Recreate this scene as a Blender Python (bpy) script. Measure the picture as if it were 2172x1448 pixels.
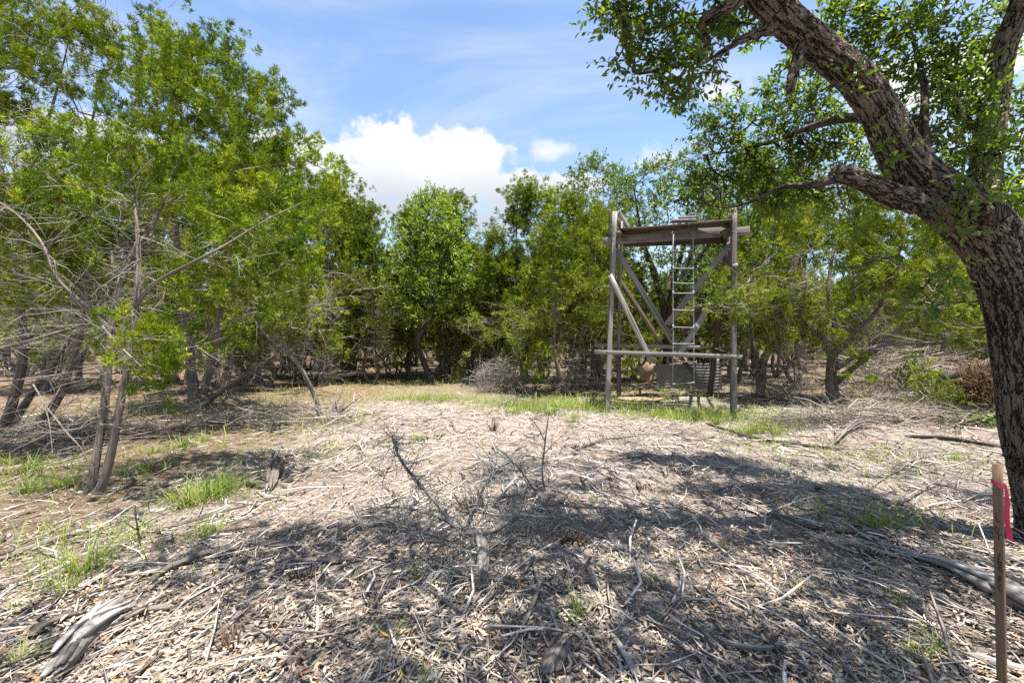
import bpy, math, random
import numpy as np
from mathutils import Vector, Matrix, Euler
R = math.radians
for o in list(bpy.data.objects):
    bpy.data.objects.remove(o, do_unlink=True)
SC = bpy.context.scene
COL = SC.collection

# ------------------------------------------------------------------ camera
CAMZ = 1.3
FPX = 1000.0                      # focal length in photo pixels (photo 2172 x 1448)
cam = bpy.data.cameras.new('camera')
cam.sensor_width = 36.0
cam.lens = 36.0 * FPX / 2172.0
cam.clip_start = 0.05
cam.clip_end = 3000
camo = bpy.data.objects.new('camera', cam)
COL.objects.link(camo)
camo.location = (0, 0, CAMZ)
camo.rotation_euler = (R(90), 0, 0)
SC.camera = camo

# ------------------------------------------------------------------ sun, sky, exposure
SUNV = Vector((0.15, -0.16, 1.0)).normalized()      # towards the sun
SUN_EL = math.asin(SUNV.z)
SUN_AZ = math.atan2(SUNV.x, SUNV.y)
sun = bpy.data.lights.new('sun', 'SUN')
sun.energy = 5.0
sun.angle = R(0.53)
sun.color = (1.0, 0.955, 0.88)
suno = bpy.data.objects.new('sun', sun)
COL.objects.link(suno)
suno.rotation_euler = (-SUNV).to_track_quat('-Z', 'Y').to_euler()
SC.view_settings.view_transform = 'Standard'
SC.view_settings.look = 'None'
SC.view_settings.exposure = 1.5
SC.view_settings.gamma = 1.0
SC.view_settings.use_curve_mapping = False
cy = SC.cycles
cy.max_bounces = 5
cy.diffuse_bounces = 4
cy.glossy_bounces = 2
cy.transmission_bounces = 3
cy.transparent_max_bounces = 4
cy.use_denoising = False
cy.caustics_reflective = False
cy.caustics_refractive = False


class NT:
    """small node-tree helper"""
    def __init__(self, tree):
        self.t = tree

    def n(self, typ, **kw):
        nd = self.t.nodes.new(typ)
        for k, v in kw.items():
            setattr(nd, k, v)
        return nd

    def link(self, a, b):
        self.t.links.new(a, b)

    def val(self, x, sock):
        if isinstance(x, (int, float)):
            sock.default_value = x
        elif isinstance(x, tuple):
            sock.default_value = x if len(x) == len(sock.default_value) else x + (1.0,)
        else:
            self.link(x, sock)

    def m(self, op, a, b=None, c=None, clamp=False):
        nd = self.n('ShaderNodeMath', operation=op, use_clamp=clamp)
        self.val(a, nd.inputs[0])
        if b is not None:
            self.val(b, nd.inputs[1])
        if c is not None:
            self.val(c, nd.inputs[2])
        return nd.outputs[0]

    def v(self, op, a, b=None):
        nd = self.n('ShaderNodeVectorMath', operation=op)
        self.val(a, nd.inputs[0])
        if b is not None:
            self.val(b, nd.inputs[1])
        return nd.outputs[0]

    def noise(self, vec, scale, detail=4.0, rough=0.55, dist=0.0, out='Fac'):
        nd = self.n('ShaderNodeTexNoise')
        if vec is not None:
            self.link(vec, nd.inputs['Vector'])
        nd.inputs['Scale'].default_value = scale
        nd.inputs['Detail'].default_value = detail
        nd.inputs['Roughness'].default_value = rough
        nd.inputs['Distortion'].default_value = dist
        return nd.outputs[out]

    def ss(self, x, lo, hi, a=0.0, b=1.0):
        nd = self.n('ShaderNodeMapRange', interpolation_type='SMOOTHSTEP')
        self.val(x, nd.inputs[0])
        nd.inputs[1].default_value = lo
        nd.inputs[2].default_value = hi
        nd.inputs[3].default_value = a
        nd.inputs[4].default_value = b
        return nd.outputs[0]

    def ramp(self, x, stops, interp='LINEAR'):
        nd = self.n('ShaderNodeValToRGB')
        nd.color_ramp.interpolation = interp
        el = nd.color_ramp.elements
        while len(el) < len(stops):
            el.new(0.5)
        for e, (p, c) in zip(el, stops):
            e.position = p
            e.color = (c[0], c[1], c[2], 1)
        self.val(x, nd.inputs[0])
        return nd.outputs[0]

    def mix(self, f, a, b, mode='MIX'):
        nd = self.n('ShaderNodeMix', data_type='RGBA', blend_type=mode)
        self.val(f, nd.inputs[0])
        self.val(a, nd.inputs[6])
        self.val(b, nd.inputs[7])
        return nd.outputs[2]

    def attr(self, name, out='Fac'):
        nd = self.n('ShaderNodeAttribute', attribute_name=name)
        return nd.outputs[out]


world = bpy.data.worlds.new('World')
SC.world = world
world.use_nodes = True
world.node_tree.nodes.clear()
W = NT(world.node_tree)
sky = W.n('ShaderNodeTexSky', sky_type='NISHITA', sun_disc=False)
sky.sun_elevation = SUN_EL
sky.sun_rotation = SUN_AZ
sky.air_density = 1.0
sky.dust_density = 0.6
sky.ozone_density = 2.2
tc = W.n('ShaderNodeTexCoord')
sep = W.n('ShaderNodeSeparateXYZ')
W.link(tc.outputs['Generated'], sep.inputs[0])
dx, dy, dz = sep.outputs
az = W.m('ARCTAN2', dx, dy)                      # compass angle, 0 = ahead of the camera
el = W.m('ARCTAN2', dz, W.m('SQRT', W.m('ADD', W.m('MULTIPLY', dx, dx), W.m('MULTIPLY', dy, dy))))
ce = W.n('ShaderNodeCombineXYZ')
W.link(az, ce.inputs[0]); W.link(el, ce.inputs[1])
pae = ce.outputs[0]
nbig = W.noise(pae, 7.0, 6.0, 0.58)
nfin = W.noise(pae, 24.0, 5.0, 0.6)
nz = W.m('ADD', W.m('MULTIPLY', W.m('SUBTRACT', nbig, 0.5), 1.5), W.m('MULTIPLY', W.m('SUBTRACT', nfin, 0.5), 1.1))
# cumulus heaps: (azimuth, elevation, half width, half height) in radians
def heap(a, e, ra, re):
    u = W.m('DIVIDE', W.m('SUBTRACT', az, a), ra)
    w = W.m('DIVIDE', W.m('SUBTRACT', el, e), re)
    return W.m('SUBTRACT', 1.0, W.m('SQRT', W.m('ADD', W.m('MULTIPLY', u, u), W.m('MULTIPLY', w, w))))
heaps = [(-0.265, 0.375, 0.11, 0.065), (-0.10, 0.37, 0.12, 0.068), (-0.18, 0.315, 0.34, 0.055), (0.04, 0.315, 0.17, 0.040),
         (-0.42, 0.34, 0.15, 0.055), (0.085, 0.385, 0.06, 0.026), (0.31, 0.355, 0.085, 0.03), (0.41, 0.45, 0.07, 0.028),
         (-0.33, 0.265, 0.20, 0.033), (-0.03, 0.245, 0.09, 0.035), (0.75, 0.40, 0.16, 0.05), (-0.75, 0.30, 0.2, 0.06),
         (1.3, 0.30, 0.25, 0.08), (2.2, 0.35, 0.3, 0.10), (3.0, 0.28, 0.2, 0.07), (-1.5, 0.33, 0.3, 0.09), (-2.4, 0.30, 0.25, 0.08)]
def union(hs):
    mk = None
    for h in hs:
        k = heap(*h)
        mk = k if mk is None else W.m('SMOOTH_MAX', mk, k, 0.25)
    return mk
small = [h for h in heaps if h[3] < 0.032]
mask = union([h for h in heaps if h not in small])
wisp = W.m('MULTIPLY', W.ss(W.m('ADD', union(small), W.m('MULTIPLY', nz, 1.3)), 0.0, 0.85), 0.8)
dens = W.m('MAXIMUM', W.ss(W.m('ADD', mask, nz), 0.05, 0.38), wisp)
# flat, slightly darker base of the cumulus
# soft billow shading: compare density a little towards the sun (higher up)
offs = W.v('ADD', pae, (0.0, 0.012, 0.0))
nsh = W.noise(offs, 9.0, 5.0, 0.5)
body = W.m('ADD', W.m('MULTIPLY', W.ss(el, 0.25, 0.40), 0.75), W.m('MULTIPLY', nsh, 0.5), clamp=True)
ccol = W.ramp(body, [(0.10, (2.1, 2.4, 2.85)), (0.5, (2.9, 3.05, 3.3)), (0.85, (3.75, 3.75, 3.75))])
# high thin cirrus everywhere
cp = W.n('ShaderNodeCombineXYZ')
dzz = W.m('ADD', W.m('MAXIMUM', dz, 0.0), 0.12)
W.link(W.m('DIVIDE', dx, dzz), cp.inputs[0]); W.link(W.m('MULTIPLY', W.m('DIVIDE', dy, dzz), 2.2), cp.inputs[1])
cir = W.noise(cp.outputs[0], 0.9, 7.0, 0.6, 0.6)
cirf = W.m('MULTIPLY', W.ss(cir, 0.40, 0.78), 0.85)
hazef = W.ss(el, 0.42, 0.0, 0.0, 0.55)
skyc = W.mix(hazef, sky.outputs[0], (2.35, 2.95, 3.5))
c1 = W.mix(cirf, skyc, (2.8, 3.15, 3.5))
c2 = W.mix(dens, c1, ccol)
bg = W.n('ShaderNodeBackground')
W.link(c2, bg.inputs[0])
bg.inputs[1].default_value = 0.10
wo = W.n('ShaderNodeOutputWorld')
W.link(bg.outputs[0], wo.inputs[0])

# ------------------------------------------------------------------ small tools
def P(u, v, Y):
    """photo pixel at depth Y metres -> world point"""
    return np.array([(u - 1086.0) / FPX * Y, Y, CAMZ - (v - 724.0) / FPX * Y])


def tag(o, label=None, cat=None, group=None, kind=None):
    if label: o['label'] = label
    if cat: o['category'] = cat
    if group: o['group'] = group
    if kind: o['kind'] = kind
    return o


def empty(name, loc, label=None, cat=None, group=None, rz=0.0):
    o = bpy.data.objects.new(name, None)
    COL.objects.link(o)
    o.location = loc
    o.rotation_euler = (0, 0, rz)
    o.empty_display_size = 0.2
    return tag(o, label, cat, group)


class Buf:
    def __init__(self):
        self.V = []; self.F3 = []; self.F4 = []; self.A = []; self.K = []; self.n = 0

    def add(self, V, F3=None, F4=None, var=0.5, bk=None):
        V = np.asarray(V, float).reshape(-1, 3)
        m = len(V)
        self.V.append(V)
        if F3 is not None and len(F3): self.F3.append(np.asarray(F3, np.int64).reshape(-1, 3) + self.n)
        if F4 is not None and len(F4): self.F4.append(np.asarray(F4, np.int64).reshape(-1, 4) + self.n)
        self.A.append(np.broadcast_to(np.asarray(var, float), (m,)))
        self.K.append(V if bk is None else np.asarray(bk, float).reshape(-1, 3))
        self.n += m

    def mesh(self, name, mat, smooth=False, origin=(0, 0, 0)):
        V = np.concatenate(self.V) - np.asarray(origin, float)
        me = bpy.data.meshes.new(name)
        f3 = np.concatenate(self.F3) if self.F3 else np.zeros((0, 3), np.int64)
        f4 = np.concatenate(self.F4) if self.F4 else np.zeros((0, 4), np.int64)
        loops = np.concatenate([f3.ravel(), f4.ravel()]).astype(np.int32)
        starts = np.concatenate([np.arange(len(f3)) * 3, len(f3) * 3 + np.arange(len(f4)) * 4]).astype(np.int32)
        me.vertices.add(len(V))
        me.vertices.foreach_set('co', V.astype(np.float32).ravel())
        me.loops.add(len(loops))
        me.loops.foreach_set('vertex_index', loops)
        me.polygons.add(len(starts))
        me.polygons.foreach_set('loop_start', starts)
        if smooth:
            me.polygons.foreach_set('use_smooth', np.ones(len(starts), bool))
        me.update(calc_edges=True)
        a = me.attributes.new('var', 'FLOAT', 'POINT')
        a.data.foreach_set('value', np.concatenate(self.A).astype(np.float32))
        b = me.attributes.new('bk', 'FLOAT_VECTOR', 'POINT')
        b.data.foreach_set('vector', np.concatenate(self.K).astype(np.float32).ravel())
        if mat: me.materials.append(mat)
        return me

    def obj(self, name, mat, parent=None, smooth=False, origin=None, label=None, cat=None, group=None, kind=None):
        """link as one object; origin = world point of the object's (or its parent's) base"""
        if origin is None:
            origin = (0, 0, 0) if parent is None else tuple(world_loc(parent))
        me = self.mesh(name, mat, smooth, origin)
        o = bpy.data.objects.new(name, me)
        COL.objects.link(o)
        if parent is not None:
            o.parent = parent
        else:
            o.location = origin
        return tag(o, label, cat, group, kind)


def world_loc(o):
    l = Vector(o.location)
    while o.parent is not None:
        o = o.parent
        l = l + Vector(o.location)
    return l


def nrm(v):
    v = np.asarray(v, float)
    return v / np.maximum(np.linalg.norm(v, axis=-1, keepdims=True), 1e-9)


def spline(pts, n):
    """Catmull-Rom through pts (rows may hold extra columns), n samples per span"""
    p = np.asarray(pts, float)
    if len(p) == 2:
        t = np.linspace(0, 1, n + 1)[:, None]
        return p[0] * (1 - t) + p[1] * t
    q = np.vstack([2 * p[0] - p[1], p, 2 * p[-1] - p[-2]])
    out = []
    for i in range(1, len(q) - 2):
        t = np.linspace(0, 1, n, endpoint=False)[:, None]
        a, b, c, d = q[i - 1], q[i], q[i + 1], q[i + 2]
        out.append(0.5 * (2 * b + (c - a) * t + (2 * a - 5 * b + 4 * c - d) * t ** 2 + (3 * b - a - 3 * c + d) * t ** 3))
    out.append(p[-1][None])
    return np.vstack(out)


def frames(path):
    T = np.gradient(path, axis=0)
    T = nrm(T)
    u = np.cross(T[0], [0.3, 0.2, 1.0])
    if np.linalg.norm(u) < 1e-3: u = np.cross(T[0], [1, 0, 0])
    U = [nrm(u)]
    for i in range(1, len(T)):
        w = U[-1] - T[i] * np.dot(U[-1], T[i])
        U.append(nrm(w))
    U = np.array(U)
    return T, U, np.cross(T, U)


def tube(buf, path, rad, sides=8, var=0.5, cap=True, lump=0.0, rng=None, ring=None, offs=0.0):
    path = np.asarray(path, float)
    n = len(path)
    rad = np.broadcast_to(np.asarray(rad, float), (n,))
    T, U, B = frames(path)
    a = np.arange(sides) / sides * 2 * np.pi
    s = np.concatenate([[0], np.cumsum(np.linalg.norm(np.diff(path, axis=0), axis=1))]) + offs
    rr = np.repeat(rad[:, None], sides, 1)
    if lump and rng is not None:
        ph = rng.random(6) * 6.28
        rr = rr * (1 + lump * (np.sin(3 * a[None] + 2.2 * s[:, None] / 0.3 + ph[0]) * 0.5 + np.sin(2 * a[None] - 1.7 * s[:, None] / 0.5 + ph[1]) * 0.6
                               + np.sin(5 * a[None] + 5 * s[:, None] / 0.4 + ph[2]) * 0.3))
    if ring is not None:
        rr = rr * ring[:, None] if np.ndim(ring) == 1 else rr * ring
    V = path[:, None] + rr[..., None] * (np.cos(a)[None, :, None] * U[:, None] + np.sin(a)[None, :, None] * B[:, None])
    K = np.stack([np.cos(a)[None] * rr, np.sin(a)[None] * rr, np.repeat(s[:, None], sides, 1)], -1)
    i = np.arange(n - 1)[:, None] * sides
    j = np.arange(sides)[None]
    j2 = (j + 1) % sides
    F = np.stack([i + j, i + j2, i + sides + j2, i + sides + j], -1).reshape(-1, 4)
    V = V.reshape(-1, 3); K = K.reshape(-1, 3)
    F3 = []
    if cap:
        m = len(V)
        V = np.vstack([V, path[0] - T[0] * 0.2 * rad[0], path[-1] + T[-1] * 0.2 * rad[-1]])
        K = np.vstack([K, [[0, 0, s[0]]], [[0, 0, s[-1]]]])
        for k in range(sides):
            F3.append((m, (k + 1) % sides, k))
            F3.append((m + 1, (n - 1) * sides + k, (n - 1) * sides + (k + 1) % sides))
    buf.add(V, F3, F, var, K)


def edge_tubes(buf, p0, p1, r0, r1, sides=3, var=0.5):
    """many straight twig pieces at once"""
    p0 = np.asarray(p0, float); p1 = np.asarray(p1, float)
    M = len(p0)
    if M == 0: return
    T = nrm(p1 - p0)
    ref = np.where(np.abs(T[:, 2:3]) > 0.9, np.array([[1., 0, 0]]), np.array([[0., 0, 1.]]))
    U = nrm(np.cross(T, ref)); B = np.cross(T, U)
    a = np.arange(sides) / sides * 2 * np.pi
    ring = np.cos(a)[None, :, None] * U[:, None] + np.sin(a)[None, :, None] * B[:, None]
    V = np.stack([p0[:, None] + ring * np.asarray(r0)[:, None, None], p1[:, None] + ring * np.asarray(r1)[:, None, None]], 1)
    L = np.linalg.norm(p1 - p0, axis=1)
    off = (np.arange(M) * 0.37) % 7
    K = np.zeros((M, 2, sides, 3))
    K[..., 0] = np.cos(a) * np.asarray(r0)[:, None, None]; K[..., 1] = np.sin(a) * np.asarray(r0)[:, None, None]
    K[:, 0, :, 2] = off[:, None]; K[:, 1, :, 2] = (off + L)[:, None]
    b = (np.arange(M) * 2 * sides)[:, None]
    j = np.arange(sides)[None]; j2 = (j + 1) % sides
    F = np.stack([b + j, b + j2, b + sides + j2, b + sides + j], -1).reshape(-1, 4)
    va = var if np.ndim(var) == 0 else np.repeat(np.asarray(var), 2 * sides)
    buf.add(V.reshape(-1, 3), None, F, va, K.reshape(-1, 3))


def sticks(buf, P0, D, L, rad, k=4, bend=0.25, sides=3, var=0.5, rng=None, flat=1.0, taper=0.3, up=None):
    """M bent, tapered pieces at once. P0 start (M,3), D unit direction, L length, rad radius"""
    M = len(P0)
    t = np.linspace(0, 1, k)
    D = nrm(D)
    ref = np.where(np.abs(D[:, 2:3]) > 0.95, np.array([[1., 0, 0]]), np.array([[0., 0, 1.]]))
    U = nrm(np.cross(D, ref)); B = np.cross(D, U)
    b1 = rng.normal(0, bend, (M, 1)); b2 = rng.normal(0, bend * (0.5 if up is None else 1), (M, 1)) + (0 if up is None else up)
    off = t * t - t
    jit = rng.normal(0, bend * 0.08, (M, k, 2)); jit[:, 0] = 0
    path = P0[:, None] + (D[:, None] * t[None, :, None] + U[:, None] * (b1 * off + jit[..., 0])[..., None]
                          + B[:, None] * (-(b2) * off + jit[..., 1] * 0.5)[..., None]) * L[:, None, None]
    prof = (1 - (1 - taper) * t) * np.where(t == 0, 0.75, 1.0)
    r = rad[:, None] * prof[None]
    a = np.arange(sides) / sides * 2 * np.pi + 0.5
    ph = rng.random((M, 1)) * 0.8 - 0.4
    ca = np.cos(a[None] + ph); sa = np.sin(a[None] + ph)
    V = path[:, :, None] + r[:, :, None, None] * (ca[:, None, :, None] * U[:, None, None] + flat * sa[:, None, :, None] * B[:, None, None])
    K = np.zeros((M, k, sides, 3))
    o3 = rng.random((M, 3)) * 9
    K[..., 0] = ca[:, None] * r[:, :, None] + o3[:, 0, None, None]
    K[..., 1] = sa[:, None] * r[:, :, None] + o3[:, 1, None, None]
    K[..., 2] = (t[None] * L[:, None])[:, :, None] + o3[:, 2, None, None]
    base = (np.arange(M) * k * sides)[:, None, None]
    i = (np.arange(k - 1) * sides)[None, :, None]
    j = np.arange(sides)[None, None]; j2 = (j + 1) % sides
    F = np.stack([base + i + j, base + i + j2, base + i + sides + j2, base + i + sides + j], -1).reshape(-1, 4)
    F3 = None
    if sides == 3:
        e = base[:, 0, 0]
        F3 = np.concatenate([np.stack([e + 2, e + 1, e], 1), np.stack([e + (k - 1) * 3, e + (k - 1) * 3 + 1, e + (k - 1) * 3 + 2], 1)])
    va = var if np.ndim(var) == 0 else np.repeat(np.asarray(var), k * sides)
    buf.add(V.reshape(-1, 3), F3, F, va, K.reshape(-1, 3))
    return path


def rnd_dir(rng, n):
    return nrm(rng.normal(size=(n, 3)))


def tris(buf, c, d, L, w, rng, var, face=None):
    """pointed scale-leaf slivers; face = the way their flat side looks"""
    f = rnd_dir(rng, len(c)) if face is None else face
    s = nrm(np.cross(d, f)) * w[:, None] * 0.5
    V = np.stack([c - s, c + s, c + d * L[:, None]], 1).reshape(-1, 3)
    F = np.arange(len(c) * 3).reshape(-1, 3)
    buf.add(V, F, None, np.repeat(var, 3))


LEAFV = np.array([[0, 0, 0], [-.34, .38, .10], [0, .45, -.04], [.34, .38, .10], [-.26, .74, .06], [.26, .74, .06], [0, 1, -.10]])
LEAFF = np.array([[0, 2, 1], [0, 3, 2], [1, 2, 4], [2, 3, 5], [2, 6, 4], [2, 5, 6]])


LEAFV2 = np.array([[0, 0, 0], [-.36, .5, .08], [0, 1, -.05], [.36, .5, .08]])
LEAFF2 = np.array([[0, 2, 1], [0, 3, 2]])


def leaves(buf, c, d, nrmv, L, w, var, simple=False):
    """folded oval leaves: base at c, pointing d, normal nrmv"""
    x = nrm(np.cross(d, nrmv)); z = np.cross(x, d)
    lv = LEAFV2 if simple else LEAFV
    V = (c[:, None] + lv[None, :, 0:1] * x[:, None] * w[:, None, None] + lv[None, :, 1:2] * d[:, None] * L[:, None, None]
         + lv[None, :, 2:3] * z[:, None] * L[:, None, None])
    n = len(lv)
    F = (np.arange(len(c)) * n)[:, None, None] + (LEAFF2 if simple else LEAFF)[None]
    buf.add(V.reshape(-1, 3), F.reshape(-1, 3), None, np.repeat(var, n))


# ------------------------------------------------------------------ ground relief
_gr = np.random.default_rng(5)
_gw = [(_gr.normal(size=2) * f, _gr.random() * 6.28, a) for f, a in
       ((0.35, .05), (0.5, .04), (0.9, .03), (1.3, .022), (2.2, .014), (3.1, .012), (4.5, .009), (6.5, .006), (9, .005), (12, .004))]


def gz(x, y):
    x = np.asarray(x, float); y = np.asarray(y, float)
    z = 0.0
    for k, p, a in _gw:
        z = z + a * np.sin(k[0] * x + k[1] * y + p)
    z = z * 0.8
    # broken mound of brush waste on the right, ground lifting away under the wood
    z = z + 0.16 * np.exp(-(((x - 6.6) / 2.0) ** 2 + ((y - 7.4) / 0.9) ** 2))
    z = z + 0.10 * np.exp(-(((x - 4.4) / 1.0) ** 2 + ((y - 6.6) / 0.5) ** 2))
    z = z + 0.004 * np.maximum(y - 9, 0)
    return z


def G(u, v):
    """photo pixel that lies on the ground -> world point"""
    Y = CAMZ / max((v - 724.0) / FPX, 0.01)
    for _ in range(6):
        X = (u - 1086) / FPX * Y
        Y = (CAMZ - float(gz(X, Y))) / ((v - 724.0) / FPX)
    X = (u - 1086) / FPX * Y
    return np.array([X, Y, float(gz(X, Y))])


def on(x, y, dz=0.0):
    return np.array([x, y, float(gz(x, y)) + dz])

# ------------------------------------------------------------------ materials
def newmat(name):
    m = bpy.data.materials.new(name)
    m.use_nodes = True
    m.node_tree.nodes.clear()
    return m, NT(m.node_tree)


def out_surface(m, t, shader, disp=None):
    o = t.n('ShaderNodeOutputMaterial')
    t.link(shader, o.inputs[0])
    if disp is not None:
        t.link(disp, o.inputs[2])


def principled(t, col, rough=0.8, spec=0.2, normal=None, metallic=0.0):
    b = t.n('ShaderNodeBsdfPrincipled')
    t.val(col, b.inputs['Base Color'])
    t.val(rough, b.inputs['Roughness'])
    b.inputs['Specular IOR Level'].default_value = spec
    t.val(metallic, b.inputs['Metallic'])
    if normal is not None:
        t.link(normal, b.inputs['Normal'])
    return b.outputs[0]


def bump(t, h, strength=0.5, dist=0.01):
    b = t.n('ShaderNodeBump')
    b.inputs['Strength'].default_value = strength
    b.inputs['Distance'].default_value = dist
    t.link(h, b.inputs['Height'])
    return b.outputs[0]


def obj_random(t):
    return t.n('ShaderNodeObjectInfo').outputs['Random']


def mat_foliage(name, stops, trans=0.35, rough=0.55, spec=0.25, objvar=0.0, tint=(1.25, 1.2, 0.5), brown=False):
    m, t = newmat(name)
    f = t.attr('var')
    if objvar:
        f = t.m('ADD', f, t.m('MULTIPLY', t.m('SUBTRACT', obj_random(t), 0.5), objvar), clamp=True)
    if brown:
        f = t.m('MINIMUM', f, 0.93)
    c = t.ramp(f, stops)
    if brown:
        c = t.mix(t.m('GREATER_THAN', t.attr('var'), 0.985), c, (0.22, 0.125, 0.05))
    if spec:
        p = principled(t, c, rough, spec)
    else:
        df = t.n('ShaderNodeBsdfDiffuse'); t.link(c, df.inputs[0]); p = df.outputs[0]
    tr = t.n('ShaderNodeBsdfTranslucent')
    t.link(t.mix(1.0, c, tint, 'MULTIPLY'), tr.inputs[0])
    mx = t.n('ShaderNodeMixShader')
    mx.inputs[0].default_value = trans
    t.link(p, mx.inputs[1]); t.link(tr.outputs[0], mx.inputs[2])
    out_surface(m, t, mx.outputs[0])
    return m


def mat_bark(name, dark, mid, light, scale, stretch, disp, crack=(0.0, 0.09), lichen=None):
    """plated bark: cells drawn out along the stem"""
    m, t = newmat(name)
    k = t.attr('bk', 'Vector')
    warp = t.v('SCALE', t.v('SUBTRACT', t.noise(k, 14.0, 3.0, 0.6, out='Color'), (0.5, 0.5, 0.5)))
    warp.node.inputs['Scale'].default_value = 0.045
    kk = t.v('MULTIPLY', t.v('ADD', k, warp), (scale, scale, scale * stretch))
    vo = t.n('ShaderNodeTexVoronoi', feature='DISTANCE_TO_EDGE')
    t.link(kk, vo.inputs['Vector']); vo.inputs['Scale'].default_value = 1.0
    cross = t.ss(vo.outputs['Distance'], crack[0], crack[1] * 2.4)
    fn = t.noise(t.v('MULTIPLY', t.v('ADD', k, warp), (scale * .50, scale * .50, scale * .50 * stretch * .42)), 1.0, 3.0, 0.55, 0.5)
    furrow = t.ss(t.m('ABSOLUTE', t.m('SUBTRACT', fn, 0.5)), 0.0, 0.055)
    plate = t.m('ADD', t.m('MULTIPLY', furrow, 0.76), t.m('MULTIPLY', cross, 0.24))
    fine = t.noise(k, 90.0, 4.0, 0.65)
    big = t.noise(k, 3.0, 3.0, 0.6)
    tone = t.m('ADD', t.m('MULTIPLY', fine, 0.6), t.m('MULTIPLY', big, 0.5))
    c = t.ramp(tone, [(0.3, mid), (0.75, light)])
    if lichen:
        c = t.mix(t.ss(t.noise(k, 8.0, 5.0, 0.7), 0.56, 0.70, 0.0, 0.75), c, lichen)
    c = t.mix(t.ss(plate, 0.0, 0.95), dark, c)
    h = t.m('ADD', plate, t.m('MULTIPLY', t.noise(t.v('MULTIPLY', k, (70.0, 70.0, 14.0)), 1.0, 4.0, 0.65), 0.8))
    nb = bump(t, h, 0.9, 0.012)
    d = None
    if disp:
        dn = t.n('ShaderNodeDisplacement')
        dn.inputs['Midlevel'].default_value = 0.9
        dn.inputs['Scale'].default_value = disp
        t.link(t.m('ADD', plate, t.m('MULTIPLY', t.noise(k, 9.0, 3.0, 0.6), 0.4)), dn.inputs['Height'])
        d = dn.outputs[0]
        m.displacement_method = 'BOTH'
    out_surface(m, t, principled(t, c, 0.9, 0.1, nb), d)
    return m


def mat_fibre(name, stops, sx=70.0, sz=3.0, bs=0.6, bd=0.006, varmix=0.35, objvar=0.0, rough=0.85, cracks=0.0, extra=None, bigscale=2.5):
    """wood or stringy bark: grain drawn out along the piece (bk.z)"""
    m, t = newmat(name)
    k = t.attr('bk', 'Vector')
    kk = t.v('MULTIPLY', k, (sx, sx, sz))
    g = t.noise(kk, 1.0, 5.0, 0.6, 0.4)
    big = t.noise(k, bigscale, 3.0, 0.6)
    f = t.m('ADD', t.m('MULTIPLY', g, 0.75), t.m('MULTIPLY', big, 0.25))
    f = t.m('ADD', f, t.m('MULTIPLY', t.m('SUBTRACT', t.attr('var'), 0.5), varmix))
    if objvar:
        f = t.m('ADD', f, t.m('MULTIPLY', t.m('SUBTRACT', obj_random(t), 0.5), objvar))
    c = t.ramp(f, stops)
    h = g
    if cracks:
        kc = t.v('MULTIPLY', k, (sx * 0.45, sx * 0.45, sz * 0.35))
        cr = t.ss(t.noise(kc, 1.0, 2.0, 0.5, 0.2), 0.34, 0.40)
        c = t.mix(t.m('MULTIPLY', t.m('SUBTRACT', 1.0, cr), cracks), c, (0.03, 0.025, 0.02))
        h = t.m('ADD', g, t.m('MULTIPLY', cr, 0.8))
    if extra:
        c = extra(t, k, c)
    out_surface(m, t, principled(t, c, rough, 0.12, bump(t, h, bs, bd)))
    return m


M = {}
M['juniper'] = mat_foliage('juniper_foliage', [(0.0, (0.062, 0.104, 0.017)), (0.35, (0.126, 0.178, 0.023)), (0.7, (0.218, 0.266, 0.026)), (0.93, (0.304, 0.334, 0.035)), (1.0, (0.331, 0.188, 0.068))],
                           trans=0.16, objvar=0.24, spec=0, brown=True)
M['juniper_near'] = mat_foliage('juniper_foliage_near', [(0.0, (0.062, 0.112, 0.016)), (0.4, (0.135, 0.198, 0.020)), (0.75, (0.221, 0.283, 0.023)), (0.95, (0.302, 0.334, 0.033)), (1.0, (0.310, 0.170, 0.064))],
                                trans=0.16, spec=0, brown=True)
M['oak_leaf'] = mat_foliage('oak_leaf', [(0.0, (0.041, 0.084, 0.017)), (0.5, (0.084, 0.137, 0.021)), (0.9, (0.147, 0.203, 0.028)), (1.0, (0.308, 0.265, 0.041))],
                            trans=0.45, rough=0.36, spec=0.45, tint=(2.0, 2.0, 0.4))
M['oak_far'] = mat_foliage('oak_leaf_far', [(0.0, (0.063, 0.101, 0.023)), (0.5, (0.109, 0.159, 0.032)), (1.0, (0.172, 0.218, 0.046))],
                           trans=0.35, rough=0.42, spec=0.4, objvar=0.2, tint=(1.4, 1.5, 0.6))
M['oak_young'] = mat_foliage('young_oak_leaf', [(0.0, (0.093, 0.149, 0.018)), (0.5, (0.163, 0.229, 0.023)), (1.0, (0.248, 0.311, 0.036))],
                             trans=0.42, rough=0.38, spec=0.45, tint=(1.5, 1.6, 0.4))
M['herb'] = mat_foliage('herb_leaf', [(0.0, (0.07, 0.13, 0.025)), (1.0, (0.17, 0.25, 0.05))], trans=0.35)
M['grass'] = mat_foliage('grass_blade', [(0.0, (0.098, 0.150, 0.029)), (0.5, (0.163, 0.227, 0.036)), (0.8, (0.260, 0.305, 0.058)), (1.0, (0.390, 0.338, 0.169))],
                         trans=0.35, rough=0.5, objvar=0.25, tint=(1.2, 1.3, 0.5))
M['grass_dry'] = mat_foliage('dry_grass_blade', [(0.0, (0.16, 0.19, 0.06)), (0.4, (0.30, 0.29, 0.12)), (1.0, (0.50, 0.42, 0.27))], trans=0.3, rough=0.6)
M['oak_bark'] = mat_bark('oak_bark', (0.048, 0.037, 0.029), (0.106, 0.083, 0.065), (0.200, 0.166, 0.136), 58.0, 0.32, 0.014, crack=(0.0, 0.08), lichen=(0.235, 0.222, 0.203))
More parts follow.
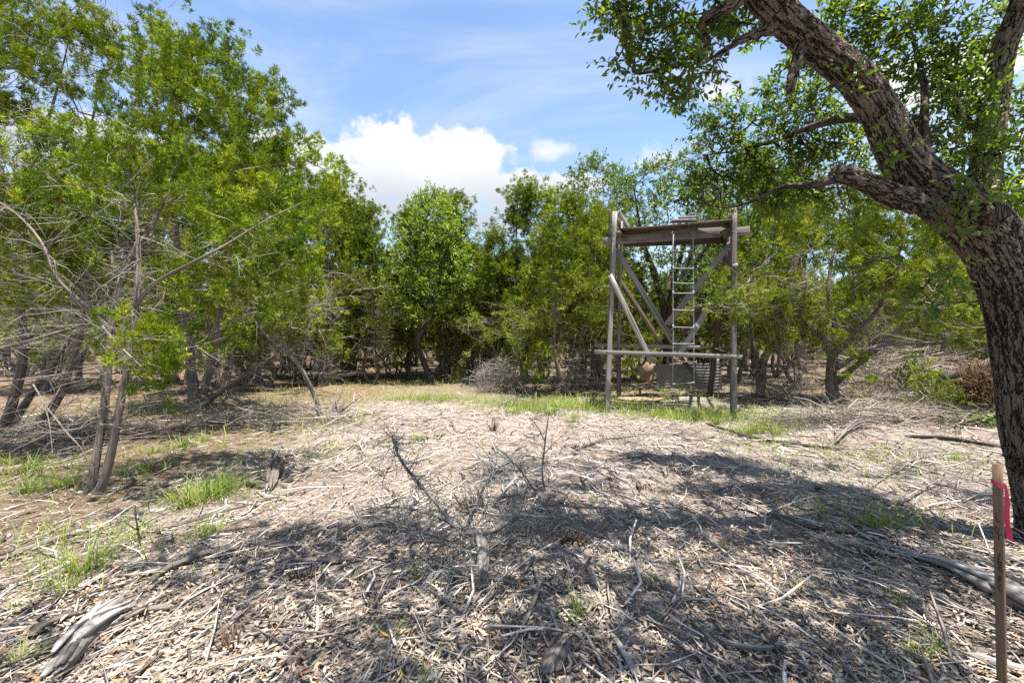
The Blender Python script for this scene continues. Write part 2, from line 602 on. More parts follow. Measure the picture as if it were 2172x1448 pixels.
M['far_bark'] = mat_bark('far_oak_bark', (0.02, 0.016, 0.013), (0.06, 0.048, 0.04), (0.13, 0.11, 0.095), 24.0, 0.35, 0.0)
M['juniper_bark'] = mat_fibre('juniper_bark', [(0.25, (0.061, 0.047, 0.037)), (0.5, (0.172, 0.138, 0.115)), (0.75, (0.380, 0.327, 0.282))], 55.0, 2.2, 0.9, 0.010, cracks=0.6)
M['twig'] = mat_fibre('dead_twig', [(0.2, (0.090, 0.072, 0.057)), (0.5, (0.225, 0.183, 0.147)), (0.8, (0.435, 0.375, 0.315))], 90.0, 5.0, 0.4, 0.003, varmix=0.8)
M['greytwig'] = mat_fibre('grey_twig', [(0.2, (0.093, 0.081, 0.068)), (0.5, (0.200, 0.174, 0.149)), (0.8, (0.323, 0.297, 0.264))], 90.0, 5.0, 0.4, 0.003, varmix=0.6)


def lichen_over(t, k, c):
    f = t.ss(t.noise(k, 26.0, 5.0, 0.7), 0.48, 0.62, 0.0, 0.8)
    return t.mix(f, c, (0.25, 0.27, 0.255))


M['lichenwood'] = mat_fibre('lichened_dead_wood', [(0.25, (0.037, 0.032, 0.029)), (0.5, (0.109, 0.095, 0.085)), (0.8, (0.243, 0.223, 0.197))], 50.0, 6.0, 0.8, 0.008, extra=lichen_over, cracks=0.5)
M['lichentwig'] = mat_fibre('lichened_twig', [(0.2, (0.075, 0.074, 0.070)), (0.5, (0.165, 0.168, 0.162)), (0.8, (0.30, 0.31, 0.30))], 60.0, 8.0, 0.5, 0.004, varmix=0.7)
M['board'] = mat_fibre('weathered_board', [(0.22, (0.061, 0.052, 0.046)), (0.48, (0.171, 0.154, 0.137)), (0.78, (0.329, 0.311, 0.292))], 60.0, 1.6, 0.7, 0.004, objvar=0.16, varmix=0.6, cracks=0.7)
M['board_brown'] = mat_fibre('brown_board', [(0.22, (0.042, 0.031, 0.023)), (0.48, (0.102, 0.075, 0.055)), (0.78, (0.204, 0.156, 0.117))], 60.0, 1.6, 0.7, 0.004, objvar=0.16, varmix=0.6, cracks=0.6)
M['plywood'] = mat_fibre('tan_plywood', [(0.2, (0.13, 0.080, 0.048)), (0.5, (0.25, 0.170, 0.112)), (0.8, (0.35, 0.265, 0.19))], 25.0, 2.0, 0.4, 0.003, objvar=0.15, cracks=0.25)
M['lath'] = mat_fibre('lath_wood', [(0.2, (0.105, 0.064, 0.042)), (0.5, (0.175, 0.112, 0.074)), (0.8, (0.24, 0.165, 0.112))], 80.0, 2.0, 0.35, 0.002)
M['splinter'] = mat_fibre('grey_splinter', [(0.18, (0.066, 0.056, 0.051)), (0.45, (0.190, 0.171, 0.155)), (0.75, (0.361, 0.337, 0.316))], 110.0, 3.0, 0.9, 0.006, varmix=0.6, objvar=0.25, cracks=0.45)
M['shred'] = mat_fibre('wood_shred', [(0.05, (0.085, 0.064, 0.051)), (0.40, (0.272, 0.224, 0.187)), (0.68, (0.467, 0.407, 0.355)), (0.95, (0.654, 0.591, 0.529))], 120.0, 4.0, 0.5, 0.004, varmix=0.95)
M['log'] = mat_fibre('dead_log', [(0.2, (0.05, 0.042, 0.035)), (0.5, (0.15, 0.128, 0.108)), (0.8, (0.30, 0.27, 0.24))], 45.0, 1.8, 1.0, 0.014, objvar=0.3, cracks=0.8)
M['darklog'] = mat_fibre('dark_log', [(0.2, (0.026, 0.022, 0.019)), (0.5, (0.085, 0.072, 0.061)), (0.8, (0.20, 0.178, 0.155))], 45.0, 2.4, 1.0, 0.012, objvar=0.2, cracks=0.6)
M['stubble'] = mat_fibre('brown_stubble', [(0.2, (0.027, 0.017, 0.011)), (0.5, (0.072, 0.047, 0.031)), (0.8, (0.162, 0.114, 0.081))], 90.0, 4.0, 0.5, 0.003, varmix=0.8)
M['root'] = mat_fibre('fibrous_root', [(0.2, (0.050, 0.028, 0.013)), (0.5, (0.130, 0.077, 0.037)), (0.8, (0.210, 0.140, 0.080))], 70.0, 4.0, 0.5, 0.004, varmix=0.9)

m, t = newmat('fallen_leaf')
c = t.ramp(t.attr('var'), [(0.0, (0.159, 0.117, 0.088)), (0.28, (0.287, 0.222, 0.165)), (0.55, (0.416, 0.339, 0.258)), (0.74, (0.517, 0.446, 0.361)), (0.86, (0.359, 0.220, 0.122)), (1.0, (0.359, 0.168, 0.071))])
c = t.mix(0.35, c, t.mix(t.noise(t.attr('bk', 'Vector'), 160.0, 3.0), (0.25, 0.25, 0.25), (1.3, 1.3, 1.3)), 'MULTIPLY')
p = principled(t, c, 0.65, 0.25)
tr = t.n('ShaderNodeBsdfTranslucent'); t.link(c, tr.inputs[0])
mx = t.n('ShaderNodeMixShader'); mx.inputs[0].default_value = 0.12
t.link(p, mx.inputs[1]); t.link(tr.outputs[0], mx.inputs[2])
out_surface(m, t, mx.outputs[0])
M['fallen'] = m

# ground: red-brown earth under tan litter, chips and needle duff
m, t = newmat('ground_earth')
gp = t.n('ShaderNodeNewGeometry').outputs['Position']
st = t.v('MULTIPLY', gp, (1.0, 0.32, 1.0))
fib = t.noise(st, 70.0, 5.0, 0.7, 1.2)
fin = t.noise(gp, 110.0, 4.0, 0.7)
mid = t.noise(gp, 9.0, 5.0, 0.65)
big = t.noise(gp, 0.8, 4.0, 0.6)
chips = t.ramp(t.m('ADD', t.m('MULTIPLY', fib, 0.6), t.m('MULTIPLY', fin, 0.4)), [(0.32, (0.085, 0.066, 0.054)), (0.47, (0.255, 0.210, 0.175)), (0.60, (0.471, 0.411, 0.361)), (0.72, (0.659, 0.592, 0.535))])
soil = t.ramp(fin, [(0.3, (0.080, 0.049, 0.029)), (0.55, (0.196, 0.131, 0.080)), (0.75, (0.348, 0.254, 0.167))])
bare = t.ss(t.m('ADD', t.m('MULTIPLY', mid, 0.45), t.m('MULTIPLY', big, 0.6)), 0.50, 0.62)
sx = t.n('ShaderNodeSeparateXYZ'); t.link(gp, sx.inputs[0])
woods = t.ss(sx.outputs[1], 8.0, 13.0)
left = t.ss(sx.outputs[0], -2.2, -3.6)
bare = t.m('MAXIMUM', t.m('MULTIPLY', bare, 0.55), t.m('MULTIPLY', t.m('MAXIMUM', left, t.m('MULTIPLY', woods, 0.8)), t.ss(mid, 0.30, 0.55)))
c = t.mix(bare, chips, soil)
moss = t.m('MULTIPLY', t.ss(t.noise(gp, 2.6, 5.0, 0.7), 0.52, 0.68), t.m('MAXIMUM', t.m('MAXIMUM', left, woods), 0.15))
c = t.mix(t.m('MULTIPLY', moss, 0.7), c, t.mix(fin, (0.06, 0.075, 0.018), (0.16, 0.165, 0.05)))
h = t.m('ADD', t.m('ADD', fib, t.m('MULTIPLY', fin, 0.6)), t.m('MULTIPLY', mid, 1.4))
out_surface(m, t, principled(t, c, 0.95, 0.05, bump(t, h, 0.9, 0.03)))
M['ground'] = m

m, t = newmat('galvanised_pipe')
gp = t.n('ShaderNodeNewGeometry').outputs['Position']
n1 = t.noise(gp, 30.0, 4.0, 0.7)
out_surface(m, t, principled(t, t.ramp(n1, [(0.3, (0.13, 0.145, 0.15)), (0.7, (0.26, 0.275, 0.28))]), 0.6, 0.3, None, 0.2))
M['pipe'] = m
m, t = newmat('corrugated_iron')
gp = t.n('ShaderNodeNewGeometry').outputs['Position']
n1 = t.noise(gp, 6.0, 5.0, 0.7)
rust = t.ss(t.noise(gp, 3.0, 5.0, 0.7), 0.55, 0.75)
out_surface(m, t, principled(t, t.mix(rust, t.ramp(n1, [(0.3, (0.15, 0.147, 0.142)), (0.7, (0.25, 0.245, 0.235))]), (0.10, 0.06, 0.035)), 0.6, 0.3, None, 0.2))
M['iron'] = m
m, t = newmat('pink_tape')
p = principled(t, (0.70, 0.075, 0.16), 0.4, 0.4)
tr = t.n('ShaderNodeBsdfTranslucent'); tr.inputs[0].default_value = (0.9, 0.12, 0.28, 1)
mx = t.n('ShaderNodeMixShader'); mx.inputs[0].default_value = 0.3
t.link(p, mx.inputs[1]); t.link(tr.outputs[0], mx.inputs[2])
out_surface(m, t, mx.outputs[0])
M['tape'] = m
m, t = newmat('marker_ink')
out_surface(m, t, principled(t, (0.035, 0.028, 0.03), 0.6, 0.2))
M['ink'] = m
m, t = newmat('limestone')
gp = t.n('ShaderNodeNewGeometry').outputs['Position']
out_surface(m, t, principled(t, t.ramp(t.noise(gp, 40.0, 5.0, 0.7), [(0.3, (0.24, 0.22, 0.19)), (0.6, (0.42, 0.40, 0.36))]), 0.9, 0.1, bump(t, t.noise(gp, 60.0, 4.0), 0.5, 0.01)))
M['stone'] = m
m, t = newmat('dry_clod')
gp = t.n('ShaderNodeNewGeometry').outputs['Position']
vo = t.n('ShaderNodeTexVoronoi', feature='DISTANCE_TO_EDGE'); vo.inputs['Scale'].default_value = 55.0
t.link(gp, vo.inputs['Vector'])
pl = t.ss(vo.outputs['Distance'], 0.0, 0.12)
out_surface(m, t, principled(t, t.mix(pl, (0.03, 0.024, 0.02), t.ramp(t.noise(gp, 30.0, 4.0), [(0.3, (0.12, 0.10, 0.085)), (0.7, (0.24, 0.205, 0.175))])), 0.95, 0.05, bump(t, pl, 0.9, 0.01)))
M['clod'] = m

# ------------------------------------------------------------------ ground sheet
def axis(lo, hi, a, b, step, grow_=1.22):
    c = list(np.arange(a, b + 1e-6, step))
    s = step
    while c[-1] < hi:
        s *= grow_; c.append(c[-1] + s)
    s = step
    while c[0] > lo:
        s *= grow_; c.insert(0, c[0] - s)
    return np.array(c)


gx = axis(-400, 400, -9, 10, 0.11)
gy = axis(-200, 700, 0.6, 13, 0.11)
XX, YY = np.meshgrid(gx, gy)
far = np.clip((np.hypot(XX, YY) - 40) / 80, 0, 1)
ZZ = gz(XX, YY) * (1 - far) + far * 0.1
rg = np.random.default_rng(3)
near = (np.abs(XX) < 10) & (YY > 0.5) & (YY < 13)
ZZ = ZZ + near * rg.normal(0, 0.006, XX.shape)
b = Buf()
nx = len(gx)
ii, jj = np.meshgrid(np.arange(len(gy) - 1), np.arange(nx - 1), indexing='ij')
q = (ii * nx + jj)
b.add(np.stack([XX, YY, ZZ], -1).reshape(-1, 3), None, np.stack([q, q + 1, q + nx + 1, q + nx], -1).reshape(-1, 4))
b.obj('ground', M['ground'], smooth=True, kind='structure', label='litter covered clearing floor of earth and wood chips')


# ------------------------------------------------------------------ trees
def grow(sk, targets, step, rng, down=0.7, sag=0.10):
    """join every target to the nearest grown node, nearest targets first"""
    N = len(sk) + len(targets) * 14 + 10
    pos = np.zeros((N, 3)); par = np.full(N, -1, int)
    n = len(sk)
    pos[:n] = sk
    d0 = np.array([np.min(np.linalg.norm(sk - t_, axis=1)) for t_ in targets])
    tips = np.zeros(len(targets), int)
    for ti in np.argsort(d0):
        t_ = targets[ti]
        dv = t_ - pos[:n]
        d = np.sqrt((dv * dv).sum(1))
        cost = d + down * np.maximum(0, -dv[:, 2]) + 0.25 * (np.abs(dv[:, 2]) < 0.35 * d) * 0
        k = int(np.argmin(cost))
        L = d[k]
        m_ = min(max(1, int(round(L / step))), 12)
        p0 = pos[k].copy()
        side = rng.normal(0, 0.10, 3) * L
        cur = k
        for s in range(1, m_ + 1):
            f = s / m_
            q_ = p0 + (t_ - p0) * f + (side + np.array([0, 0, -sag * L])) * (4 * f * (1 - f)) * 0.6
            if s < m_: q_ = q_ + rng.normal(0, 0.03, 3) * min(L, step)
            pos[n] = q_; par[n] = cur; cur = n; n += 1
        tips[ti] = cur
    return pos[:n], par[:n], tips


def pipe_radius(par, nsk, r_tip, power=0.5, rmax=0.06):
    n = len(par)
    cnt = np.zeros(n); has = np.zeros(n, bool)
    for i in range(n - 1, nsk - 1, -1):
        if not has[i]: cnt[i] += 1
        p = par[i]
        if p >= 0:
            cnt[p] += cnt[i]; has[p] = True
    return np.minimum(r_tip * np.maximum(cnt, 1) ** power, rmax)


def juniper_foliage(buf, C, D, rng, size=0.26, sub=4, tufts=9, per=10, ll=0.030, lw=0.012, var=None):
    """compact upswept sprays, several to a clump, with air between them"""
    n = len(C)
    v0 = rng.normal(0.48, 0.22, n) if var is None else var
    s = np.repeat(rng.random(n) * 0.6 + 0.7, sub) * (0.7 + 0.6 * rng.random(n * sub))
    C1 = np.repeat(C, sub, 0) + rng.normal(0, 0.40 * size, (n * sub, 3)) * np.array([1, 1, 0.8])
    a1 = nrm(np.repeat(D, sub, 0) * 0.55 + np.array([0, 0, 0.7]) + rng.normal(0, 0.4, (n * sub, 3)))
    v1 = np.repeat(v0, sub) + rng.normal(0, 0.07, n * sub)
    m1 = n * sub * tufts
    a = np.repeat(a1, tufts, 0); s1 = np.repeat(s, tufts)
    tt = rng.random(m1)
    rp = rnd_dir(rng, m1)
    rp = nrm(rp - a * (rp * a).sum(1, keepdims=True))
    tc_ = np.repeat(C1, tufts, 0) + a * ((tt - 0.5) * size * 0.62 * s1)[:, None] + rp * (size * 0.17 * s1 * (1.05 - 0.75 * tt ** 1.5) * (0.35 + 0.7 * rng.random(m1)))[:, None]
    td = nrm(a + rp * 0.75 + rng.normal(0, 0.2, tc_.shape))
    v2 = np.repeat(v1, tufts) + rng.normal(0, 0.05, m1)
    m2 = m1 * per
    d3 = np.repeat(td, per, 0)
    r3 = rnd_dir(rng, m2)
    ld = nrm(d3 * 0.9 + r3 * 0.8)
    c3 = np.repeat(tc_, per, 0) + d3 * ((rng.random(m2) - .2) * ll * 1.0)[:, None] + r3 * ll * 0.22
    vv = np.clip(np.repeat(v2, per) + rng.normal(0, 0.04, m2), 0, 0.97)
    vv = np.where(np.repeat(rng.random(m1) < 0.006, per), 1.0, vv)
    fc = np.repeat(rp * (1.0 - 0.45 * tt[:, None]) + a * 0.45, per, 0) + r3 * 0.45
    tris(buf, c3, ld, ll * (0.6 + 0.8 * rng.random(m2)), lw * (0.7 + 0.6 * rng.random(m2)), rng, vv, fc)


def oak_foliage(buf, C, D, rng, twig=0.16, per=9, L=0.05, W=0.026, var=None, twigbuf=None, sub=3, droop=0.0, collect=None):
    """several leafy twigs per node, leaves alternate along each"""
    n = len(C)
    Cc = np.repeat(C, sub, 0); Dd = np.repeat(D, sub, 0)
    m_ = n * sub
    d = nrm(Dd * 0.6 + rnd_dir(rng, m_) * 0.85 + np.array([0, 0, 0.12 - droop]))
    ln = twig * (0.5 + rng.random(m_))
    if twigbuf is not None:
        edge_tubes(twigbuf, Cc, Cc + d * ln[:, None] * 0.9, np.full(m_, 0.0022 * L / 0.05), np.full(m_, 0.0012 * L / 0.05), 3, 0.3)
    v0 = np.repeat(np.repeat(rng.normal(0.45, 0.16, n) if var is None else var, sub), per)
    c = np.repeat(Cc, per, 0); dd = np.repeat(d, per, 0); l3 = np.repeat(ln, per)
    al = np.tile((np.arange(per) + 0.6) / per, m_) + rng.normal(0, 0.04, m_ * per)
    r3 = rnd_dir(rng, m_ * per)
    r3 = nrm(r3 - dd * (r3 * dd).sum(1, keepdims=True))
    ld = nrm(dd * (0.35 + al[:, None] * 0.5) + r3 * 0.85 + np.array([0, 0, -0.05]))
    nn = nrm(np.array([0, 0, 1.0]) + rng.normal(0, 0.55, (m_ * per, 3)))
    c = c + dd * (al * l3)[:, None]
    vv = np.clip(v0 + rng.normal(0, 0.12, m_ * per), 0, 0.93)
    vv = np.where(rng.random(m_ * per) < 0.008, 1.0, vv)
    LL = L * (0.65 + 0.6 * rng.random(m_ * per)); WW = W * (0.75 + 0.5 * rng.random(m_ * per))
    if collect is not None:
        collect.append((c, ld, nn, LL, WW, vv))
    else:
        leaves(buf, c, ld, nn, LL, WW, vv)


def stem_tube(tb, pts, n=6, sides=9, rng=None, lump=0.10, cap=True, flare=0.0):
    """pts rows (x, y, z, r)"""
    s = spline(pts, n)
    r = np.maximum(s[:, 3], 0.003)
    if flare:
        d = np.linalg.norm(s[:, :3] - s[0, :3], axis=1)
        r = r * (1 + flare * np.exp(-d / 0.16))
    tube(tb, s[:, :3], r, sides, 0.5, cap, lump, rng)
    return s


def dead_twigs(buf, nodes, n, rng, L=(0.25, 0.8), r=0.004, outward=None, flatness=0.6, forks=3, up=0.15):
    i = rng.integers(0, len(nodes), n)
    P0 = nodes[i] + rng.normal(0, 0.01, (n, 3))
    D = rnd_dir(rng, n)
    D[:, 2] = D[:, 2] * (1 - flatness) + up
    if outward is not None:
        o = P0 - outward; o[:, 2] = 0
        D = nrm(nrm(D) + nrm(o) * 0.8)
    ln = rng.uniform(L[0], L[1], n)
    v = rng.random(n)
    path = sticks(buf, P0, D, ln, r * rng.uniform(0.6, 1.3, n), 5, 0.45, 3, v, rng, taper=0.25)
    for f in range(forks):
        k = rng.integers(1, 4, n)
        q0 = path[np.arange(n), k]
        tdir = nrm(path[np.arange(n), k + 1] - q0)
        D2 = nrm(tdir + rnd_dir(rng, n) * 0.75)
        p2 = sticks(buf, q0, D2, ln * rng.uniform(0.25, 0.6, n), r * 0.55 * rng.uniform(0.6, 1.2, n), 4, 0.5, 3, v, rng, taper=0.25)
    return path


def tree_parts(stems, targets, rng, step=0.25, r_tip=0.0035, rmax=0.05, down=0.7, sag=0.08, sides=8, lump=0.1, flare=0.4, attach_from=0.0, power=0.5, n=6):
    tb = Buf(); sk = []; allp = []
    for s_ in stems:
        s = stem_tube(tb, s_, n, sides, rng, lump, flare=flare)
        k0 = int(len(s) * attach_from)
        sk.append(s[k0:max(k0 + 2, int(len(s) * .93)), :3]); allp.append(s[:, :3])
    sk = np.vstack(sk)
    pos, par, tips = grow(sk, targets, step, rng, down, sag)
    nsk = len(sk)
    r = pipe_radius(par, nsk, r_tip, power, rmax)
    e = np.arange(nsk, len(pos))
    p = par[e]
    r1 = r[e]
    r0 = np.where(p >= nsk, np.minimum(r[p], r1 * 1.5), r1 * 1.25)
    thick = r1 > 0.009
    edge_tubes(tb, pos[p][thick], pos[e][thick], r0[thick], r1[thick], 5, 0.5)
    edge_tubes(tb, pos[p][~thick], pos[e][~thick], r0[~thick], r1[~thick], 3, 0.6)
    d = nrm(pos[tips] - pos[par[tips]])
    return tb, pos, par, tips, d, np.vstack(allp)


def blob_points(blobs, rng, dens, clus=7):
    """clump centres inside ellipsoids given in photo pixels: (u, v, Y, ru, rv[, weight])"""
    out = []
    for bl in blobs:
        u, v, Y, ru, rv = bl[:5]
        w = bl[5] if len(bl) > 5 else 1.0
        c = P(u, v, Y)
        a = ru / FPX * Y; h = rv / FPX * Y; dpt = max(0.22, (a + h) * 0.5)
        n = max(3, int(dens * w * (a * h * dpt) ** (2 / 3.0) * 4))
        if clus:
            kc = max(2, int(round(n / clus)))
            cen = c + rnd_dir(rng, kc) * (rng.random((kc, 1)) ** 0.4) * np.array([a, dpt, h]) * 0.9
            sg = 0.026 * Y
            out.append(cen[rng.integers(0, kc, n)] + rng.normal(0, 1, (n, 3)) * sg * np.array([1.2, 1.2, 0.8]))
        else:
            q_ = rnd_dir(rng, n) * (rng.random((n, 1)) ** 0.4)
            out.append(c + q_ * np.array([a, dpt, h]))
    return np.vstack(out)


def px_stem(rows):
    """rows (u, v, Y, r_metres) -> (x, y, z, r)"""
    return np.array([list(P(u, v, Y)) + [r] for u, v, Y, r in rows])


def finish_tree(name, base, label, cat, group, tb, cb, wb, bark, leafmat, twigmat=None):
    e = empty(name, base, label, cat, group)
    tb.obj('trunk', bark, e, True)
    if cb is not None: cb.obj('crown', leafmat, e, kind='stuff')
    if wb is not None and wb.n: wb.obj('dead_twig_tangle', twigmat or M['twig'], e, kind='stuff')
    return e


# ---- juniper stock for the wood: a few grown forms, each standing tree a copy
def juniper_form(seed, H, Rr, nst, low, clumps=250, twigs=300, spread=0.35, per=9, tufts=8, leafL=0.066, leafW=0.0175, lean=0.0, fsize=0.40):
    rng = np.random.default_rng(seed)
    stems = []
    for i in range(nst):
        a = i / nst * 6.28 + rng.random() * 1.2
        top = H * (1.0 if i == 0 else rng.uniform(0.72, 0.95))
        sp = Rr * spread * (0.4 if (i == 0 and nst > 1) or nst == 1 else 1.0)
        pts = []
        for f in (0, 0.08, 0.2, 0.34, 0.55, 0.8, 1.0):
            rad = sp * f ** 0.8 + 0.05 * (nst > 1)
            pts.append([math.cos(a) * rad + rng.normal(0, 0.13) * (f > 0.05) + lean * f, math.sin(a) * rad + rng.normal(0, 0.13) * (f > 0.05), top * f - 0.08 * (f == 0),
                        (0.075 if nst == 1 else 0.056) * (1 - 0.9 * f) * (H / 5.5)])
        stems.append(np.array(pts))
    zf = low + (1 - low) * rng.random(clumps) ** 0.95
    ang = rng.random(clumps) * 6.28
    prof = np.interp(zf, [low, low + 0.12, 0.5, 0.72, 0.88, 0.96, 1.0], [0.8, 1.0, 0.82, 0.52, 0.28, 0.16, 0.06])
    lob = 1 + 0.22 * np.sin(2 * ang + zf * 7 + seed) + 0.18 * np.sin(3 * ang - zf * 11 + seed * 2)
    rr = Rr * prof * lob * rng.uniform(0.12, 1.0, clumps) ** 0.55
    T = np.stack([np.cos(ang) * rr + lean * zf, np.sin(ang) * rr, zf * H], 1)
    kc = clumps // 4
    T = T[:kc][rng.integers(0, kc, clumps)] + rng.normal(0, 0.19, (clumps, 3)) * np.array([1, 1, 0.8])
    T[:, 2] = np.clip(T[:, 2], low * H * .8, H * 1.02)
    T = T[: int(clumps * .9)]
    for st in stems:
        tp = st[-1, :3]
        m_ = 6
        T = np.vstack([T, tp + np.stack([rng.normal(0, .10, m_), rng.normal(0, .10, m_), np.linspace(-.55, .28, m_)], 1)])
    tb, pos, par, tips, d, sk = tree_parts(stems, T, rng, 0.3, 0.0040, 0.035, down=1.1, attach_from=0.12, sides=7)
    out = pos[tips].copy(); out[:, 2] = 0
    cb = Buf()
    juniper_foliage(cb, pos[tips], nrm(d + nrm(out) * 0.5), rng, fsize, 4, tufts, per, leafL, leafW)
    wb = Buf()
    nodes = pos[(pos[:, 2] < H * 0.55) & (pos[:, 2] > 0.15)]
    nodes = np.vstack([nodes, sk[(sk[:, 2] < H * 0.4) & (sk[:, 2] > 0.25)]])
    dead_twigs(wb, nodes, twigs, rng, (0.25, 0.95), 0.0052, np.zeros(3), 0.55, 2, 0.05)
    return (tb.mesh('juniper_trunk', M['juniper_bark'], True), cb.mesh('juniper_crown', M['juniper']), wb.mesh('juniper_dead_twigs', M['twig']))


def oak_form(seed, H, Rr, cz, clumps=320,  leafL=0.075, leafW=0.042, mat='oak_far', trunk_r=0.13, nl=5, fork=0.3, sub=3, per=8, bend=0.0):
    rng = np.random.default_rng(seed)
    stems = []
    fz = H * fork
    stems.append(np.array([[0, 0, -0.1, trunk_r * 1.2], [-bend * .55, 0.02, fz * 0.28, trunk_r], [-bend, 0.03, fz * 0.58, trunk_r * .95], [-bend * .7, 0.04, fz * .78, trunk_r * 0.93], [-0.03, 0.04, fz, trunk_r * 0.92]]))
    for i in range(nl):
        a = i / nl * 6.28 + rng.normal(0, 0.3)
        rad = Rr * rng.uniform(0.45, 0.7)
        stems.append(np.array([[-0.03, 0.04, fz - 0.05, trunk_r * 0.7], [math.cos(a) * rad * 0.3, math.sin(a) * rad * 0.3, fz + (H - fz) * 0.25, trunk_r * 0.5],
                               [math.cos(a) * rad * 0.7 + rng.normal(0, .1), math.sin(a) * rad * 0.7 + rng.normal(0, .1), fz + (H - fz) * 0.48, trunk_r * 0.3],
                               [math.cos(a) * rad, math.sin(a) * rad, fz + (H - fz) * rng.uniform(0.6, 0.85), 0.015]]))
    ang = rng.random(clumps) * 6.28
    zf = rng.random(clumps)
    prof = np.sqrt(np.clip(1 - (zf * 2 - 0.9) ** 2 / 1.25, 0.02, 1))
    lob = 1 + 0.25 * np.sin(3 * ang + zf * 5 + seed) + 0.15 * np.sin(5 * ang - zf * 9)
    rr = Rr * prof * lob * rng.uniform(0.2, 1, clumps) ** 0.5
    T = np.stack([np.cos(ang) * rr, np.sin(ang) * rr, cz + (H - cz) * zf], 1)
    tb, pos, par, tips, d, sk = tree_parts(stems, T, rng, 0.3, 0.0045, 0.05, down=0.5, attach_from=0.3, sides=9)
    cb = Buf()
    oak_foliage(cb, pos[tips], d, rng, 0.30, per, leafL, leafW, twigbuf=tb, sub=sub)
    return (tb.mesh('oak_trunk', M['far_bark'], True), cb.mesh('oak_crown', M[mat]))


def plant_form(name, form, loc, rz, sc, label, cat, group):
    e = empty(name, loc, label, cat, group, rz)
    e.scale = (sc[0], sc[0], sc[1]) if isinstance(sc, tuple) else (sc, sc, sc)
    for nm, me in zip(('trunk', 'crown', 'dead_twig_tangle'), form):
        o = bpy.data.objects.new(nm, me)
        COL.objects.link(o)
        o.parent = e
        if nm != 'trunk': o['kind'] = 'stuff'
    return e

FORMS = {
    'a': juniper_form(11, 6.0, 1.55, 4, 0.20, 240, 380, spread=0.5),
    'b': juniper_form(12, 6.4, 1.25, 2, 0.22, 190, 330, spread=0.3),
    'c': juniper_form(13, 5.0, 1.70, 5, 0.14, 250, 400, spread=0.5),
    'd': juniper_form(14, 6.9, 1.40, 3, 0.24, 215, 340, spread=0.4),
    'e': juniper_form(15, 4.4, 1.45, 3, 0.10, 200, 340, spread=0.45),
    'f': juniper_form(16, 5.6, 1.10, 2, 0.28, 150, 420, spread=0.35),
    'g': juniper_form(17, 6.2, 1.60, 4, 0.22, 225, 360, spread=0.45, lean=0.5),
}
SHRUB = juniper_form(18, 1.0, 0.42, 2, 0.10, 50, 40, per=8, tufts=5, leafL=0.035, leafW=0.014, fsize=0.2)
YOUNG_OAK = oak_form(21, 6.3, 1.55, 1.9, 420, 0.105, 0.062, 'oak_young', 0.115, 5, 0.36, 3, 8, 0.55)
FAR_OAK = oak_form(22, 7.2, 2.6, 2.4, 560, 0.105, 0.066, 'oak_far', 0.17, 6, 0.28, 3, 8)
FAR_OAK2 = oak_form(23, 7.4, 2.0, 2.8, 420, 0.105, 0.066, 'oak_far', 0.14, 5, 0.35, 3, 8)

WOOD = 'trees standing in the wood behind the clearing'
# u, v of the foot in the photo, form, turn, scale (width, height), label
front = [
    (690, 818, 'a', 0.4, (0.95, 1.02), 'multi-stemmed juniper left of the bright young oak, dark forked trunk'),
    (790, 812, 'f', 2.0, (0.9, 1.0), 'slender thin-crowned juniper just left of the bright young oak'),
    (955, 803, 'd', 1.0, (1.05, .90), 'tall loose-topped juniper just right of the bright young oak'),
    (1045, 812, 'f', 4.2, (1.0, 0.82), 'half-dead grey twiggy juniper between young oak and bushy juniper'),
    (1200, 838, 'c', 2.6, (0.92, 0.96), 'bushy low juniper left of the wooden frame, foliage near the ground'),
    (1115, 806, 'b', 3.3, (1.1, 0.95), 'upright juniper behind the bushy juniper left of the wooden frame'),
    (560, 822, 'g', 5.0, (1.05, 1.0), 'juniper behind the leaning dead sapling on the left'),
    (625, 806, 'b', 0.2, (1.1, 1.0), 'upright juniper behind the leaning dead sapling, second row'),
    (745, 800, 'd', 2.4, (1.0, 0.88), 'tall spire-topped juniper behind the forked juniper, under the cloud'),
    (870, 800, 'b', 1.3, (1.1, .92), 'tall narrow juniper directly behind the bright young oak'),
    (1610, 846, 'a', 1.9, (0.82, 0.92), 'dark-trunked juniper just right of the wooden frame'),
    (1690, 822, 'd', 5.2, (0.9, 0.9), 'juniper behind the spreading juniper on the right'),
    (1865, 815, 'g', 3.6, (0.9, 0.86), 'juniper behind the brush heap right of the spreading juniper'),
    (2010, 818, 'e', 0.9, (1.0, 1.05), 'low juniper behind the uprooted stump, by the oak trunk'),
    (2150, 828, 'a', 2.9, (0.9, 0.85), 'juniper seen past the right edge of the oak trunk'),
    (1265, 826, 'e', 3.9, (0.95, 1.05), 'small dark juniper behind the left posts of the wooden frame'),
    (470, 838, 'c', 0.3, (1.15, 1.02), 'dark low-branched juniper behind the twin-stemmed leaning juniper'),
    (385, 815, 'd', 1.7, (1.05, 1.0), 'tall juniper far behind the twin-stemmed leaning juniper'),
    (250, 830, 'g', 2.2, (1.1, 1.0), 'juniper in the shade behind the twin stems on the left'),
    (95, 832, 'c', 4.4, (1.1, 1.1), 'juniper deep in the shade at the left edge'),
]
